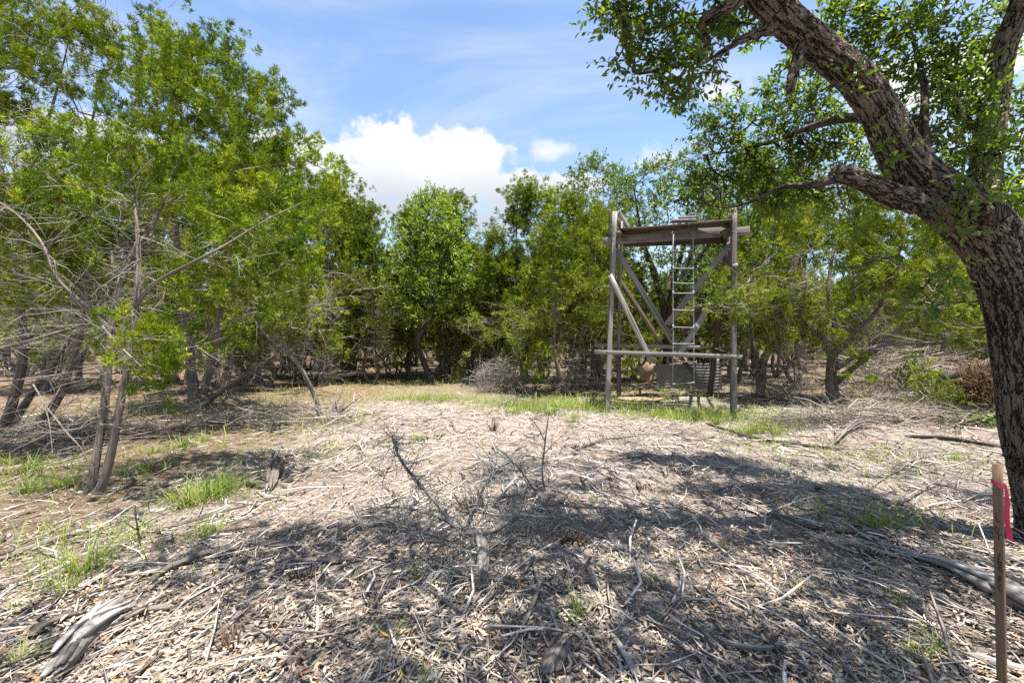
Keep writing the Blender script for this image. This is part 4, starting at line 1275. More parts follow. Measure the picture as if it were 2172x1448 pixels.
FL = P(1287, 880, 8.70); FR = P(1556, 886, 8.20); BL = P(1312, 842, 11.3); BR = P(1504, 846, 10.9)
for q_ in (FL, FR, BL, BR): q_[2] = float(gz(q_[0], q_[1])) - 0.15
frame_base = on(FL[0], FL[1])
fr = empty('wooden_frame', tuple(frame_base), 'tall weathered timber frame on four posts with braces and a small deck on top', 'frame')
FLt = P(1304, 449, 8.70); FRt = P(1556, 440, 8.20); BLt = P(1316, 512, 11.3); BRt = P(1544, 498, 10.5)
wd, br = M['board'], M['board_brown']
board('post', fr, FL, FLt, .085, .085, wd, var=.68, k=14)
board('post', fr, FR, FRt, .092, .09, wd, var=.42, k=14)
board('post', fr, BL, BLt, .10, .09, br, var=.6, k=12)
board('post', fr, BR, BRt, .10, .09, br, var=.5, k=12)
board('post', fr, P(1312, 845, 8.85) * [1, 1, 0] + [0, 0, 1.15], P(1318, 470, 8.85), .04, .085, wd, var=.6, label='narrow strip nailed behind the left front post')
board('post', fr, P(1292, 508, 8.9), P(1294, 443, 8.9), .035, .03, br, label='thin upright stub behind the left front post')
board('post', fr, P(1546, 660, 8.4), P(1549, 500, 8.4), .05, .05, wd, var=.5, label='short strip behind the right front post')
# top beams
board('beam', fr, P(1278, 512, 8.84), P(1590, 489, 8.34), .15, .045, wd, var=.62, label='long front beam running past both posts')
board('beam', fr, P(1322, 503, 8.74), P(1532, 492, 8.42), .17, .04, wd, var=.38, label='second front beam under the deck edge')
board('beam', fr, P(1532, 500, 8.28), P(1552, 488, 8.26), .16, .05, br, var=.3, label='dark block beside the right post')
board('beam', fr, BLt + [-.2, .06, -.05], BRt + [.25, .06, -.1], .15, .045, br, var=.4)
board('beam', fr, P(1312, 470, 8.66), P(1332, 510, 11.4) + [0, 0, .12], .14, .045, br, face=(1, 0, 0), var=.6)
board('beam', fr, P(1312, 454, 8.72), P(1334, 505, 11.3) + [0, 0, .25], .14, .04, wd, face=(1, 0, 0), var=.6)
board('beam', fr, P(1549, 462, 8.16), P(1540, 505, 10.6) + [0, 0, .12], .14, .045, br, face=(1, 0, 0), var=.55)
board('beam', fr, P(1545, 475, 8.3), P(1538, 512, 10.6), .15, .04, br, face=(1, 0, 0), var=.4)
board('beam', fr, P(1312, 497, 8.55), P(1320, 490, 8.95), .09, .09, br, var=.4, face=(0, 0, 1), label='short bolted block at the left post')
# deck planks
for i in range(9):
    f = i / 8.0
    a = P(1318, 489, 8.66) * (1 - f) + (P(1332, 512, 11.2) + [0, 0, .10]) * f
    c_ = P(1548, 471, 8.24) * (1 - f) + (P(1540, 508, 10.6) + [0, 0, .10]) * f
    if i in (5,): continue
    board('deck_plank', fr, a + [0, 0, .012 * (i % 2)], c_ + [0, 0, .01 * (i % 3)], .24, .035, br if i < 1 else wd, face=(0, 0, 1), warp=.02, ragged=.03, var=.4 + .05 * i)
board('deck_plank', fr, P(1422, 473, 8.6) + [0, 0, .03], P(1480, 471, 8.5) + [0, 0, .03], .16, .035, wd, face=(0, 0, 1), ragged=.02, var=.65, label='loose short plank lying on the deck')
board('deck_plank', fr, P(1440, 468, 8.7) + [0, 0, .05], P(1478, 468, 8.62) + [0, 0, .06], .12, .03, wd, face=(0, 0, 1), ragged=.02, var=.7, label='upper loose plank on the deck')
# waist rails
board('rail', fr, P(1261, 746, 8.62), P(1573, 757, 8.08), .075, .04, wd, var=.62, k=12)
board('rail', fr, P(1261, 732, 11.24), P(1568, 738, 10.75), .085, .04, wd, var=.55, k=12)
board('rail', fr, P(1284, 752, 8.8), P(1308, 738, 11.4), .09, .045, br, face=(1, 0, 0))
board('rail', fr, P(1560, 757, 8.3), P(1512, 740, 10.9), .09, .045, br, face=(1, 0, 0), var=.35)
# diagonal braces
board('brace', fr, P(1295, 585, 8.63), P(1383, 771, 8.50), .09, .035, wd, var=.72, ragged=.02, label='front brace swinging loose at its lower end')
board('brace', fr, P(1308, 531, 8.84), P(1428, 726, 8.70), .105, .04, wd, var=.5)
board('brace', fr, P(1550, 517, 8.34), P(1414, 688, 8.62), .10, .04, wd, var=.5)
board('brace', fr, P(1311, 590, 11.2), P(1410, 742, 11.15), .11, .04, br, var=.45)
board('brace', fr, P(1500, 640, 10.9), P(1420, 748, 11.1), .11, .04, br, var=.4)
board('brace', fr, P(1505, 648, 8.9), P(1438, 757, 8.56), .10, .035, wd, var=.62, ragged=.03)
board('brace', fr, P(1442, 756, 10.8), P(1475, 796, 10.9), .09, .04, br, var=.25)
board('brace', fr, P(1560, 562, 8.12), P(1546, 588, 8.5), .10, .06, wd, var=.45, label='sawn-off end of a side brace on the right post')
board('brace', fr, P(1558, 575, 8.3), P(1508, 700, 10.6), .09, .04, br, face=(1, 0, 0), var=.4)
board('brace', fr, P(1300, 560, 8.9), P(1322, 700, 11.1), .09, .04, br, face=(1, 0, 0), var=.4)

for u_, v_, Y_ in ((1288, 747, 8.53), (1554, 757, 8.02), (1303, 511, 8.60), (1556, 493, 8.12), (1302, 500, 8.60), (1555, 484, 8.12), (1296, 588, 8.56)):
    bb = Buf()
    p_ = P(u_, v_, Y_)
    tube(bb, np.array([p_, p_ + [0, .03, 0]]), .011, 6)
    bb.obj('bolt', M['darklog'], fr)

# ladder of grey pipe hanging from the front beam
LY = 8.36
lt = P(1449, 497, LY)
lad = empty('hanging_ladder', tuple(P(1449, 813, LY)), 'narrow grey pipe ladder hanging from the front beam of the timber frame', 'ladder')
def pipe(name, a, b_, r, mat, parent, sides=10, label=None):
    bb = Buf(); tube(bb, np.array([a, (np.array(a) + b_) / 2, b_]), r, sides)
    o = bb.obj(name, mat, parent, True)
    if label: o['label'] = label
    return o
rv = [533.5, 569, 600, 622, 657.5, 693.5, 729, 767, 813]
xl = lambda v: 1428 + (1427 - 1428) * (v - 497) / 316
xr = lambda v: 1470 + (1472 - 1470) * (v - 497) / 316
for fx_ in (xl, xr):
    bb = Buf()
    vs = [497, 533, 569, 600, 640, 700, 760, 813]
    tube(bb, np.array([P(fx_(v) + 0.5 * math.sin(v), v, LY) for v in vs]), .0115, 10)
    bb.obj('side_rail', M['pipe'], lad, True)
for i, v in enumerate(rv):
    wood = i in (0, 7)
    a = P(xl(v), v + (1.5 if i == 8 else 0), LY); b_ = P(xr(v), v + (-1 if i == 8 else 1) * (i % 3) * .8, LY)
    o = pipe('rung', a, b_, .0105 if not wood else .013, M['pipe'] if not wood else M['board_brown'], lad, label='brown wooden rung' if wood else None)
    if not wood:
        for e_, s_ in ((a, 1), (b_, -1)):
            pipe('coupling', e_ + [s_ * -.012, 0, 0], e_ + [s_ * .04, 0, 0], .0155, M['pipe'], o)
            if i % 2 == 1: pipe('coupling', e_ + [0, 0, -.045], e_ + [0, 0, .045], .016, M['pipe'], o)
for fx_ in (xl, xr):
    u_ = fx_(497)
    bb = Buf(); tube(bb, np.array([P(u_, 499, LY), P(u_ - 3, 494, LY - .02), P(u_, 490, LY + .02), P(u_ + 3, 494, LY + .02), P(u_, 499, LY)]), .008, 6)
    bb.obj('hook', M['pipe'], lad, True)

# corrugated sheet leaning behind
n_u, n_v = 3, 55
bb = Buf()
A0 = P(1392, 0, 12.4); B0 = P(1532, 0, 12.2)
V = []
for i in range(n_v):
    z = i / (n_v - 1)
    for j in range(9):
        f = j / 8
        x = A0[0] + (B0[0] - A0[0]) * f
        gzz = float(gz(x, 12.3))
        V.append([x, 12.35 - 0.03 * z - 0.1 * f + 0.006 * math.sin(i * 1.0472 + .6 * math.sin(f * 9)) + 0.05 * math.sin(f * 5 + z * 2), gzz + 0.02 + z * (0.62 + 0.09 * f)])
V = np.array(V)
ii, jj = np.meshgrid(np.arange(n_v - 1), np.arange(8), indexing='ij'); q = ii * 9 + jj
F = np.stack([q, q + 1, q + 10, q + 9], -1).reshape(-1, 4)
m_ = len(V)
bb.add(np.vstack([V, V + [0, .016, 0]]), None, np.vstack([F, F[:, ::-1] + m_]))
bb.obj('corrugated_sheet', M['iron'], smooth=True, origin=tuple(on(A0[0], 12.3)), label='dull corrugated iron sheet standing on edge under the timber frame', cat='metal sheet')

# broken plywood seat under the frame
sb = on(*P(1375, 0, 11.2)[:2])
seat = empty('broken_chair', tuple(sb), 'broken tan plywood seat with torn back under the timber frame', 'chair')
def sheet(name, pts, th, mat, parent=None, nrm_=None, **kw):
    """thin board cut to an outline; pts are world points in one plane"""
    p = np.array(pts); n = len(p)
    N = nrm_ if nrm_ is not None else nrm(np.cross(p[1] - p[0], p[2] - p[0]))
    c_ = p.mean(0)
    V = np.vstack([p, p + np.asarray(N) * th, [c_], [c_ + np.asarray(N) * th]])
    F3 = [(2 * n, (i + 1) % n, i) for i in range(n)] + [(2 * n + 1, n + i, n + (i + 1) % n) for i in range(n)]
    F4 = [(i, (i + 1) % n, n + (i + 1) % n, n + i) for i in range(n)]
    b = Buf(); L_ = V - V[0]
    b.add(V, F3, F4, 0.5, np.stack([L_[:, 0] + 3, L_[:, 2] + 2, L_[:, 1] + L_[:, 0] * .3], 1))
    return b.obj(name, mat, parent, **kw)
sheet('backrest', [P(u, v, 11.2 + (v - 765) * .002) for u, v in ((1352, 786), (1357, 776), (1366, 778), (1371, 768), (1386, 770), (1394, 774), (1391, 788), (1384, 800), (1381, 812), (1368, 806), (1360, 812), (1358, 798))], .025, M['plywood'], seat)
sheet('side_panel', [P(u, v, Y_) for u, v, Y_ in ((1389, 775, 11.0), (1394, 778, 11.05), (1385, 805, 11.0), (1376, 827, 10.95), (1372, 826, 10.9), (1381, 800, 10.95))], .03, M['plywood'], seat)
sheet('seat_board', [P(u, v, Y_) for u, v, Y_ in ((1352, 812, 11.5), (1378, 804, 11.6), (1382, 812, 11.1), (1356, 822, 11.0))], .03, M['plywood'], seat)
for a, c_ in (((1356, 815, 11.3), (1358, 836, 11.35)), ((1376, 815, 11.1), (1398, 830, 11.0))):
    board('leg', seat, P(*a), P(*c_), .05, .03, M['plywood'])
for i, (a, c_, w_, lab) in enumerate((
        ((1312, 818, 10.9), (1372, 832, 10.6), .22, 'split curling tan board lying left of the broken chair'),
        ((1345, 834, 10.7), (1400, 836, 10.3), .16, 'flat tan board in the grass before the broken chair'),
        ((1362, 846, 10.4), (1425, 830, 10.7), .05, 'thin pale lath slanting across the grass under the ladder'),
        ((1440, 842, 10.3), (1500, 846, 10.2), .20, 'weathered plank end lying under the right side of the frame'),
        ((1378, 822, 10.9), (1398, 832, 10.8), .06, 'short tan batten beside the broken chair'))):
    p_, q_ = P(*a), P(*c_)
    p_[2] = float(gz(p_[0], p_[1])) + .05; q_[2] = float(gz(q_[0], q_[1])) + .04
    o = board('loose_board', None, p_, q_, w_, .025, M['plywood'] if i != 3 else M['board'], face=(0, -.35, 1), warp=.06, ragged=.03, var=.6, origin=tuple(p_), label=None)
    tag(o, lab, 'board')

# ------------------------------------------------------------------ survey stake with pink tape
SY = 1.78
st_top = P(2116, 984, SY); st_bot = P(2126, 1470, SY); st_bot[2] = float(gz(st_bot[0], st_bot[1])) - .05
stake = empty('survey_stake', (st_bot[0], st_bot[1], st_bot[2] + .05), 'upright brown survey stake with handwriting and pink tape in the right foreground', 'stake')
wn = np.array([-.913, -.408, 0])
board('stake_body', stake, st_bot, st_top, .0275, .015, M['lath'], face=wn, warp=.002, k=10)
ax = nrm(st_top - st_bot); sdir = np.cross(ax, wn); sdir = -sdir if sdir[1] > 0 else sdir     # sdir: viewer's right
def on_stake(v, s):
    f = (v - 984) / (1470 - 984)
    return st_top + (P(2126, 1470, SY) - st_top) * f + sdir * s + wn * (.017 / 2 + .0008)
glyph = {
    'L': [[(-.3, .5), (-.1, -.5), (.4, -.45)]],
    'O': [[(math.cos(a) * .3, math.sin(a) * .42) for a in np.linspace(0, 6.28, 11)]],
    'T': [[(-.4, .4), (.4, .5), (0, .45), (-.1, -.5)]],
    '1': [[(.25, .5), (-.2, -.5)]],
    '8': [[(.05 + math.sin(2 * a) * .28, math.cos(a) * .5) for a in np.linspace(0, 6.28, 17)]],
    'P': [[(-.2, -.5), (-.05, .5), (.3, .4), (.3, .1), (-.1, 0)]],
    'C': [[(.35, .35), (.0, .5), (-.3, .1), (-.15, -.4), (.3, -.4)]],
}
for ch, v, s, h in (('L', 1096, .0, 17), ('O', 1122, -.003, 15), ('T', 1137, .003, 13), ('1', 1180, .001, 19), ('8', 1199, .003, 19), ('P', 1228, .001, 17), ('C', 1244, .004, 13)):
    bb = Buf()
    for stroke in glyph[ch]:
        pth = np.array([on_stake(v - y * h, s + x * .018) for x, y in stroke])
        tube(bb, spline(pth, 3) if len(pth) > 2 and ch != 'T' else pth, .0014, 5)
    bb.obj('letter', M['ink'], stake)
# tape: a wrap round the stake and a hanging tail
bb = Buf()
ctr = lambda v: st_top + (P(2126, 1470, SY) - st_top) * ((v - 984) / 486.)
hw, ht = .0315 / 2 + .0012, .017 / 2 + .0012
loop = [(-hw, ht), (hw, ht), (hw, -ht), (-hw, -ht)]
V = []
for (a, c_), dv in zip(loop, (0, 5, 6, 1)):
    V.append(ctr(1018 + dv) + sdir * a + wn * c_); V.append(ctr(1026 + dv * 1.4) + sdir * a + wn * c_)
bb.add(np.array(V), None, [(2 * i, 2 * ((i + 1) % 4), 2 * ((i + 1) % 4) + 1, 2 * i + 1) for i in range(4)])
bb.obj('tape_wrap', M['tape'], stake)
bb = Buf(); V = []
n_t = 14
for i in range(n_t):
    f = i / (n_t - 1)
    v = 1022 + f * 116
    c_ = ctr(1022) + np.array([0, 0, -(v - 1022) / FPX * SY]) + sdir * (hw + .004 + .010 * f ** .6 + .002 * math.sin(f * 7)) + wn * (.006 + .006 * math.sin(f * 4))
    w_ = .004 + .0075 * min(1, f * 3)
    tw = .35 * math.sin(f * 3)
    dv = sdir * math.cos(tw) + wn * math.sin(tw)
    V += [c_ - dv * w_ * .6, c_ + dv * w_]
m_ = len(V)
V = np.array(V)
bb.add(np.vstack([V, V + wn * .0006]), None, [(2 * i, 2 * i + 2, 2 * i + 3, 2 * i + 1) for i in range(n_t - 1)] + [(m_ + 2 * i, m_ + 2 * i + 1, m_ + 2 * i + 3, m_ + 2 * i + 2) for i in range(n_t - 1)])
bb.obj('tape_tail', M['tape'], stake, True)

# small far stake with pink tape by the uprooted stump
fb_ = G(1986, 872)
f2 = empty('survey_stake', tuple(fb_), 'small thin stake with pink tape in front of the uprooted stump', 'stake')
ft = P(1988, 808, fb_[1])
board('stake_body', f2, fb_, ft, .025, .018, M['lath'])
board('tape_tail', f2, ft + [.012, -.02, .0], ft + [.016, -.022, -.135], .045, .004, M['tape'], warp=.03)

# ------------------------------------------------------------------ dead wood lying about
def lying(name, rows, label, cat, mat, sides=10, lump=0.18, twigs=0, twig_r=.003, twig_L=(.08, .3), group=None, n=8, flat=None, seed=None, ends=True, twigmat=None):
    """branch or log: rows (u, v, lift, r) resting on the ground at pixel u, v, lifted by lift"""
    rng = np.random.default_rng(seed or int(rows[0][0] * 7 + rows[0][1]))
    pts = []
    for u, v, lift, r in rows:
        g = G(u, v); r *= .78
        pts.append([g[0] + rng.normal(0, .012), g[1] + rng.normal(0, .02), g[2] + lift * .8 + r * 0.5, r])
    pts = np.array(pts)
    base = (pts[0][0], pts[0][1], pts[0][2] - pts[0][3] * .6)
    e = empty(name, base, label, cat, group)
    tb = Buf()
    s = spline(pts, n)
    ring = None
    if ends:
        n_ = len(s)
        keys_ = rng.normal(0, lump * 1.1, (4, sides))
        f_ = np.linspace(0, 3, n_)
        rr = 1 + np.stack([np.interp(f_, range(4), keys_[:, j_]) for j_ in range(sides)], 1)
        rr = rr * (1 + rng.normal(0, lump * 0.3, rr.shape))
        rr[0] *= rng.uniform(0.25, 1.0, sides); rr[-1] *= rng.uniform(0.2, 0.9, sides); rr[1] *= rng.uniform(.7, 1, sides); rr[-2] *= rng.uniform(.6, 1, sides)
        ring = np.clip(rr, .15, 1.6)
    tube(tb, s[:, :3], np.maximum(s[:, 3], .002), sides, .5, True, lump, rng, ring)
    tb.obj('log_body' if pts[0][3] > .03 else 'stem', mat, e, True)
    if twigs:
        wb_ = Buf()
        dead_twigs(wb_, s[len(s) // 5:, :3], twigs, rng, twig_L, twig_r, None, .3, 3, .15)
        wb_.obj('twig_tangle', twigmat or mat, e, kind='stuff')
    return e


def free_branch(name, stems, label, cat, mat, twigs, twig_r, twig_L, seed, base, up=.2, flat=.3, forks=3, twigmat=None):
    """dead branch given by pixel stems (u, v, Y, r)"""
    rng = np.random.default_rng(seed)
    e = empty(name, base, label, cat)
    nodes = []
    for i, rows in enumerate(stems):
        tb = Buf()
        s = stem_tube(tb, px_stem(rows), 8, 10 if rows[0][3] > .015 else 6, rng, .16)
        tb.obj('stem' if i == 0 else 'branch', mat, e, True)
        nodes.append(s[2:, :3])
    wb_ = Buf()
    dead_twigs(wb_, np.vstack(nodes), twigs, rng, twig_L, twig_r, None, flat, forks, up)
    wb_.obj('twig_tangle', twigmat or mat, e, kind='stuff')
    return e


cb_ = G(1018, 1250)
Yb = cb_[1]
free_branch('dead_branch', [
    [(1020, 1258, Yb, .030), (1022, 1215, Yb + .12, .034), (1024, 1170, Yb + .28, .036), (1018, 1140, Yb + .42, .034), (1000, 1125, Yb + .5, .026)],
    [(1008, 1132, Yb + .42, .022), (965, 1112, Yb + .55, .018), (930, 1070, Yb + .6, .014), (880, 1015, Yb + .65, .011), (850, 975, Yb + .7, .009), (835, 940, Yb + .75, .006), (832, 925, Yb + .75, .003)],
    [(990, 1122, Yb + .5, .015), (1008, 1070, Yb + .55, .011), (1035, 1020, Yb + .6, .008), (1065, 988, Yb + .62, .006), (1085, 978, Yb + .65, .004)],
    [(1020, 1135, Yb + .42, .018), (1060, 1118, Yb + .5, .015), (1110, 1090, Yb + .6, .012), (1150, 1070, Yb + .7, .008), (1230, 1075, Yb + .8, .005), (1290, 1078, Yb + .8, .003)],
    [(965, 1112, Yb + .55, .012), (900, 1085, Yb + .6, .009), (830, 1075, Yb + .6, .006), (780, 1082, Yb + .6, .003)],
    [(985, 1150, Yb + .35, .012), (930, 1140, Yb + .35, .009), (870, 1120, Yb + .35, .006), (800, 1105, Yb + .4, .003)],
    [(1015, 1230, Yb + .05, .010), (980, 1215, Yb + .05, .008), (950, 1205, Yb + .1, .005), (925, 1225, Yb + .1, .003)],
    [(1085, 978, Yb + .65, .004), (1110, 1005, Yb + .9, .004), (1140, 1050, Yb + 1.0, .003)]],
    'grey lichened dead oak branch lying in the middle foreground', 'branch', M['lichenwood'], 460, .0036, (.07, .30), 201, tuple(cb_), .04, .5, 3, M['lichentwig'])

ub = G(1156, 1040)
free_branch('dead_sapling', [
    [(1156, 1042, ub[1], .009), (1150, 1000, ub[1], .008), (1155, 950, ub[1], .007), (1160, 905, ub[1], .005), (1166, 872, ub[1], .002)],
    [(1158, 940, ub[1], .005), (1140, 905, ub[1], .004), (1122, 885, ub[1], .002)],
    [(1152, 965, ub[1], .005), (1180, 935, ub[1], .003), (1205, 915, ub[1], .002)]],
    'thin upright dead sapling with lichen standing behind the dead branch', 'sapling', M['lichenwood'], 34, .0024, (.08, .26), 202, tuple(ub), .5)

tw_ = G(298, 1168)
free_branch('dead_sapling', [[(298, 1170, tw_[1], .006), (294, 1130, tw_[1], .005), (288, 1095, tw_[1], .004), (286, 1075, tw_[1], .002)],
    [(294, 1125, tw_[1], .004), (270, 1110, tw_[1], .003), (245, 1098, tw_[1], .002)]],
    'tiny upright dead twig on the grassy ground at left', 'sapling', M['darklog'], 8, .002, (.05, .16), 208, tuple(tw_), .5)

lb_ = G(684, 884)
Yl = lb_[1]
free_branch('dead_sapling', [
    [(686, 890, Yl, .045), (662, 828, Yl, .036), (640, 784, Yl - .1, .031), (606, 745, Yl - .2, .026), (568, 714, Yl - .4, .02), (500, 632, Yl - .8, .008)],
    [(640, 784, Yl - .1, .018), (652, 700, Yl - .1, .012), (690, 650, Yl, .007), (720, 620, Yl, .003)],
    [(606, 745, Yl - .2, .014), (625, 680, Yl - .2, .01), (665, 645, Yl - .2, .006), (700, 640, Yl - .2, .003)]],
    'bare dead sapling leaning to the left at the edge of the trees', 'sapling', M['greytwig'], 90, .005, (.25, .9), 203, tuple(lb_), .3)

# torn pale root stump at the foot of the leaning dead sapling
rng = np.random.default_rng(204)
rs = G(700, 890)
rse = empty('root_stump', tuple(rs), 'torn pale root stump with upturned splinters beside the leaning dead sapling', 'stump')
for i in range(26):
    a = rng.uniform(-.5, 3.6); L_ = rng.uniform(.2, .55)
    bb = Buf()
    p0 = np.array(rs) + [rng.normal(0, .10), rng.normal(0, .08), 0.0]
    dr = nrm([math.cos(a) * .9, rng.normal(0, .4), abs(rng.normal(.55, .35))])
    side = rng.normal(0, .12, 3)
    tube(bb, spline(np.array([p0, p0 + dr * L_ * .5 + side * L_, p0 + dr * L_]), 4), np.linspace(rng.uniform(.015, .035), .004, 9), 6, rng.random(), True, .2, rng)
    bb.obj('root', M['splinter'], rse, True)

def sliver_log(rows, label, seed, n_sl, spread, mat, cat='log', core=True):
    """split fibrous log: a core and long slivers peeling from it"""
    rng = np.random.default_rng(seed)
    pts = []
    for u, v, lift, r in rows:
        g = G(u, v); pts.append([g[0], g[1], g[2] + lift + r * .5, r])
    pts = np.array(pts)
    e = empty('split_log', (pts[0][0], pts[0][1], pts[0][2] - .03), label, cat)
    s = spline(pts, 8); n_ = len(s)
    T_, U_, B_ = frames(s[:, :3])
    for i in range(n_sl):
        a = rng.random() * 6.28; f0 = rng.integers(0, max(1, n_ // 3)); f1 = rng.integers(n_ * 2 // 3, n_)
        q_ = s[f0:f1]
        rr = q_[:, 3] * rng.uniform(.35, .95)
        fan = np.linspace(0, 1, len(q_)) * rng.normal(0, spread)
        ctr_ = q_[:, :3] + U_[f0:f1] * (rr * math.cos(a) + fan)[:, None] + B_[f0:f1] * (rr * math.sin(a) * .7)[:, None]
        w_ = q_[:, 3] * rng.uniform(.25, .5) * np.interp(np.linspace(0, 1, len(q_)), [0, .1, .7, 1], [.3, 1, .8, .12])
        bb = Buf()
        tube(bb, ctr_, np.maximum(w_, .0015), 6, rng.random(), True, .3, rng)
        bb.obj('sliver', mat, e)
    return e


sliver_log([(105, 1450, .02, .060), (160, 1385, .03, .050), (215, 1330, .03, .040), (262, 1292, .02, .028), (290, 1268, .02, .018)], 'long split pale grey log with fibrous slivers in the bottom left corner', 801, 34, .035, M['splinter'])
sliver_log([(1163, 1452, .01, .036), (1180, 1415, .02, .037), (1198, 1380, .02, .032), (1212, 1354, .01, .024)], 'short thick split grey log at the bottom edge, centre', 802, 20, .012, M['splinter'])
sliver_log([(2210, 1322, .02, .065), (2150, 1285, .03, .058), (2100, 1250, .02, .045), (2030, 1215, .02, .034), (1940, 1185, .01, .02), (1860, 1165, .01, .01)], 'thick silver-grey split log behind the survey stake at the right edge', 803, 36, .05, M['splinter'])
sliver_log([(572, 1046, .01, .040), (578, 1022, .06, .040), (586, 1000, .11, .030), (596, 982, .15, .02)], 'short split grey stump leaning beside the long grass', 804, 16, .03, M['log'], 'stump')
sliver_log([(430, 905, .02, .05), (470, 898, .05, .06), (520, 892, .04, .045), (556, 888, .02, .02)], 'weathered root log lying in shade behind the grass at left', 805, 14, .06, M['log'])
sliver_log([(1770, 940, .03, .03), (1820, 922, .06, .034), (1866, 910, .08, .03)], 'thick pale splintered branch on the brush mound', 806, 14, .05, M['log'], 'branch')
LOGS = [
    # rows (u, v, lift, r), label, category, material, twigs
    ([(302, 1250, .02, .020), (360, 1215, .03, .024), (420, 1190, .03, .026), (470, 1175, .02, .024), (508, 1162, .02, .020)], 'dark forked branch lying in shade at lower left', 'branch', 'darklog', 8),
    ([(2010, 1392, .01, .014), (2080, 1408, .02, .017), (2150, 1424, .02, .017), (2210, 1440, .02, .014)], 'smooth pale stick passing behind the foot of the survey stake', 'stick', 'splinter', 0),
    ([(1560, 1080, .01, .010), (1640, 1098, .02, .015), (1720, 1124, .02, .016), (1860, 1136, .02, .017), (2000, 1148, .02, .018), (2080, 1160, .02, .016)], 'long dark bent branch lying across the litter left of the survey stake', 'branch', 'darklog', 6),
    ([(560, 1040, .01, .03), (535, 1036, .03, .028), (516, 1032, .02, .02)], 'dark rotten chunk at the foot of the split stump', 'chunk', 'darklog', 6),
    ([(470, 862, .1, .03), (490, 858, .18, .04), (515, 865, .1, .02)], 'curved grey root arching above the shaded ground', 'root', 'log', 4),
    ([(1500, 908, .08, .02), (1545, 920, .06, .024), (1590, 932, .04, .026), (1650, 944, .03, .03), (1720, 950, .02, .025), (1790, 955, .02, .012)], 'brushy fallen branch right of the frame foot', 'branch', 'darklog', 26),
    ([(1920, 932, .05, .02), (2000, 940, .08, .03), (2080, 950, .06, .03), (2130, 955, .04, .02)], 'dark long branch along the brush mound by the oak foot', 'branch', 'darklog', 8),
    ([(1850, 1032, .02, .006), (1900, 1005, .06, .008), (1960, 985, .10, .008), (2040, 975, .10, .006), (2100, 985, .06, .004)], 'thin silvery branch arching over the litter left of the oak foot', 'branch', 'greytwig', 24),
    ([(1900, 1075, .02, .008), (1960, 1050, .06, .010), (2020, 1030, .10, .009), (2080, 1035, .06, .006)], 'thin grey branch with side twigs before the oak foot', 'branch', 'greytwig', 30),
    ([(1240, 950, .02, .018), (1280, 938, .04, .014), (1320, 935, .04, .010), (1400, 920, .03, .005)], 'dark twiggy branch lying in the sunny litter before the frame', 'branch', 'lichenwood', 16),
    ([(220, 1330, .01, .018), (300, 1310, .02, .02), (360, 1296, .02, .016)], 'grey branch lying beside the long split log, lower left', 'branch', 'log', 3),
    ([(60, 1355, .02, .022), (110, 1330, .02, .026), (190, 1300, .02, .014)], 'grey knotty branch at the left edge of the foreground', 'branch', 'log', 3),
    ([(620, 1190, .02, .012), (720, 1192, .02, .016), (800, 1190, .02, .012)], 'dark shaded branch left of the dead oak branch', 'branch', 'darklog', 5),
    ([(1130, 1190, .01, .010), (1142, 1230, .02, .014), (1140, 1262, .02, .014), (1118, 1320, .02, .016), (1100, 1345, .01, .008)], 'curved grey stick between the dead branch and the clod', 'stick', 'splinter', 0),
    ([(1120, 1232, .02, .008), (1060, 1240, .03, .009), (1030, 1232, .03, .006)], 'thin lichened stick touching the foot of the dead branch', 'stick', 'lichenwood', 4),
    ([(1390, 1366, .01, .006), (1440, 1362, .01, .007), (1470, 1345, .01, .006)], 'pale smooth stick in the leaf litter at bottom right of centre', 'stick', 'splinter', 0),
    ([(1660, 1370, .02, .012), (1610, 1382, .03, .016), (1560, 1378, .03, .020), (1540, 1368, .02, .012)], 'knobbly pale root piece in the bottom litter right of centre', 'root', 'splinter', 2),
    ([(1150, 1322, .01, .009), (1200, 1318, .02, .010), (1245, 1322, .02, .007)], 'crooked grey stick below the green tuft at bottom centre', 'stick', 'splinter', 0),
    ([(205, 1390, .01, .010), (330, 1360, .01, .012), (430, 1335, .01, .008)], 'thin brown stick over the leaves at lower left', 'stick', 'log', 0),
    ([(640, 1180, .01, .01), (560, 1205, .01, .012), (460, 1240, .01, .01), (380, 1272, .01, .006)], 'long thin stick at the sunlit edge of the shade, lower left', 'stick', 'log', 0),
    ([(0, 1190, .01, .012), (120, 1150, .02, .013), (220, 1120, .01, .008)], 'straight dead stick on the bare stony ground at left', 'stick', 'log', 0),
    ([(230, 1175, .01, .010), (330, 1135, .02, .011), (480, 1090, .02, .010), (640, 1045, .02, .008)], 'very long straight stick pointing to the split stump', 'stick', 'log', 0),
]
for rows, lab, cat, mt, tw in LOGS:
    big_ = rows[1][3] > .03
    lying('fallen_' + cat.replace(' ', '_') if cat in ('log', 'branch', 'stick') else 'dead_' + cat, rows, lab, cat, M[mt], 18 if big_ else 9, .28 if big_ else .3, tw, .0035 if rows[1][1] < 980 else .0024, (.15, .5) if rows[1][1] < 980 else (.06, .22), twigmat=None)

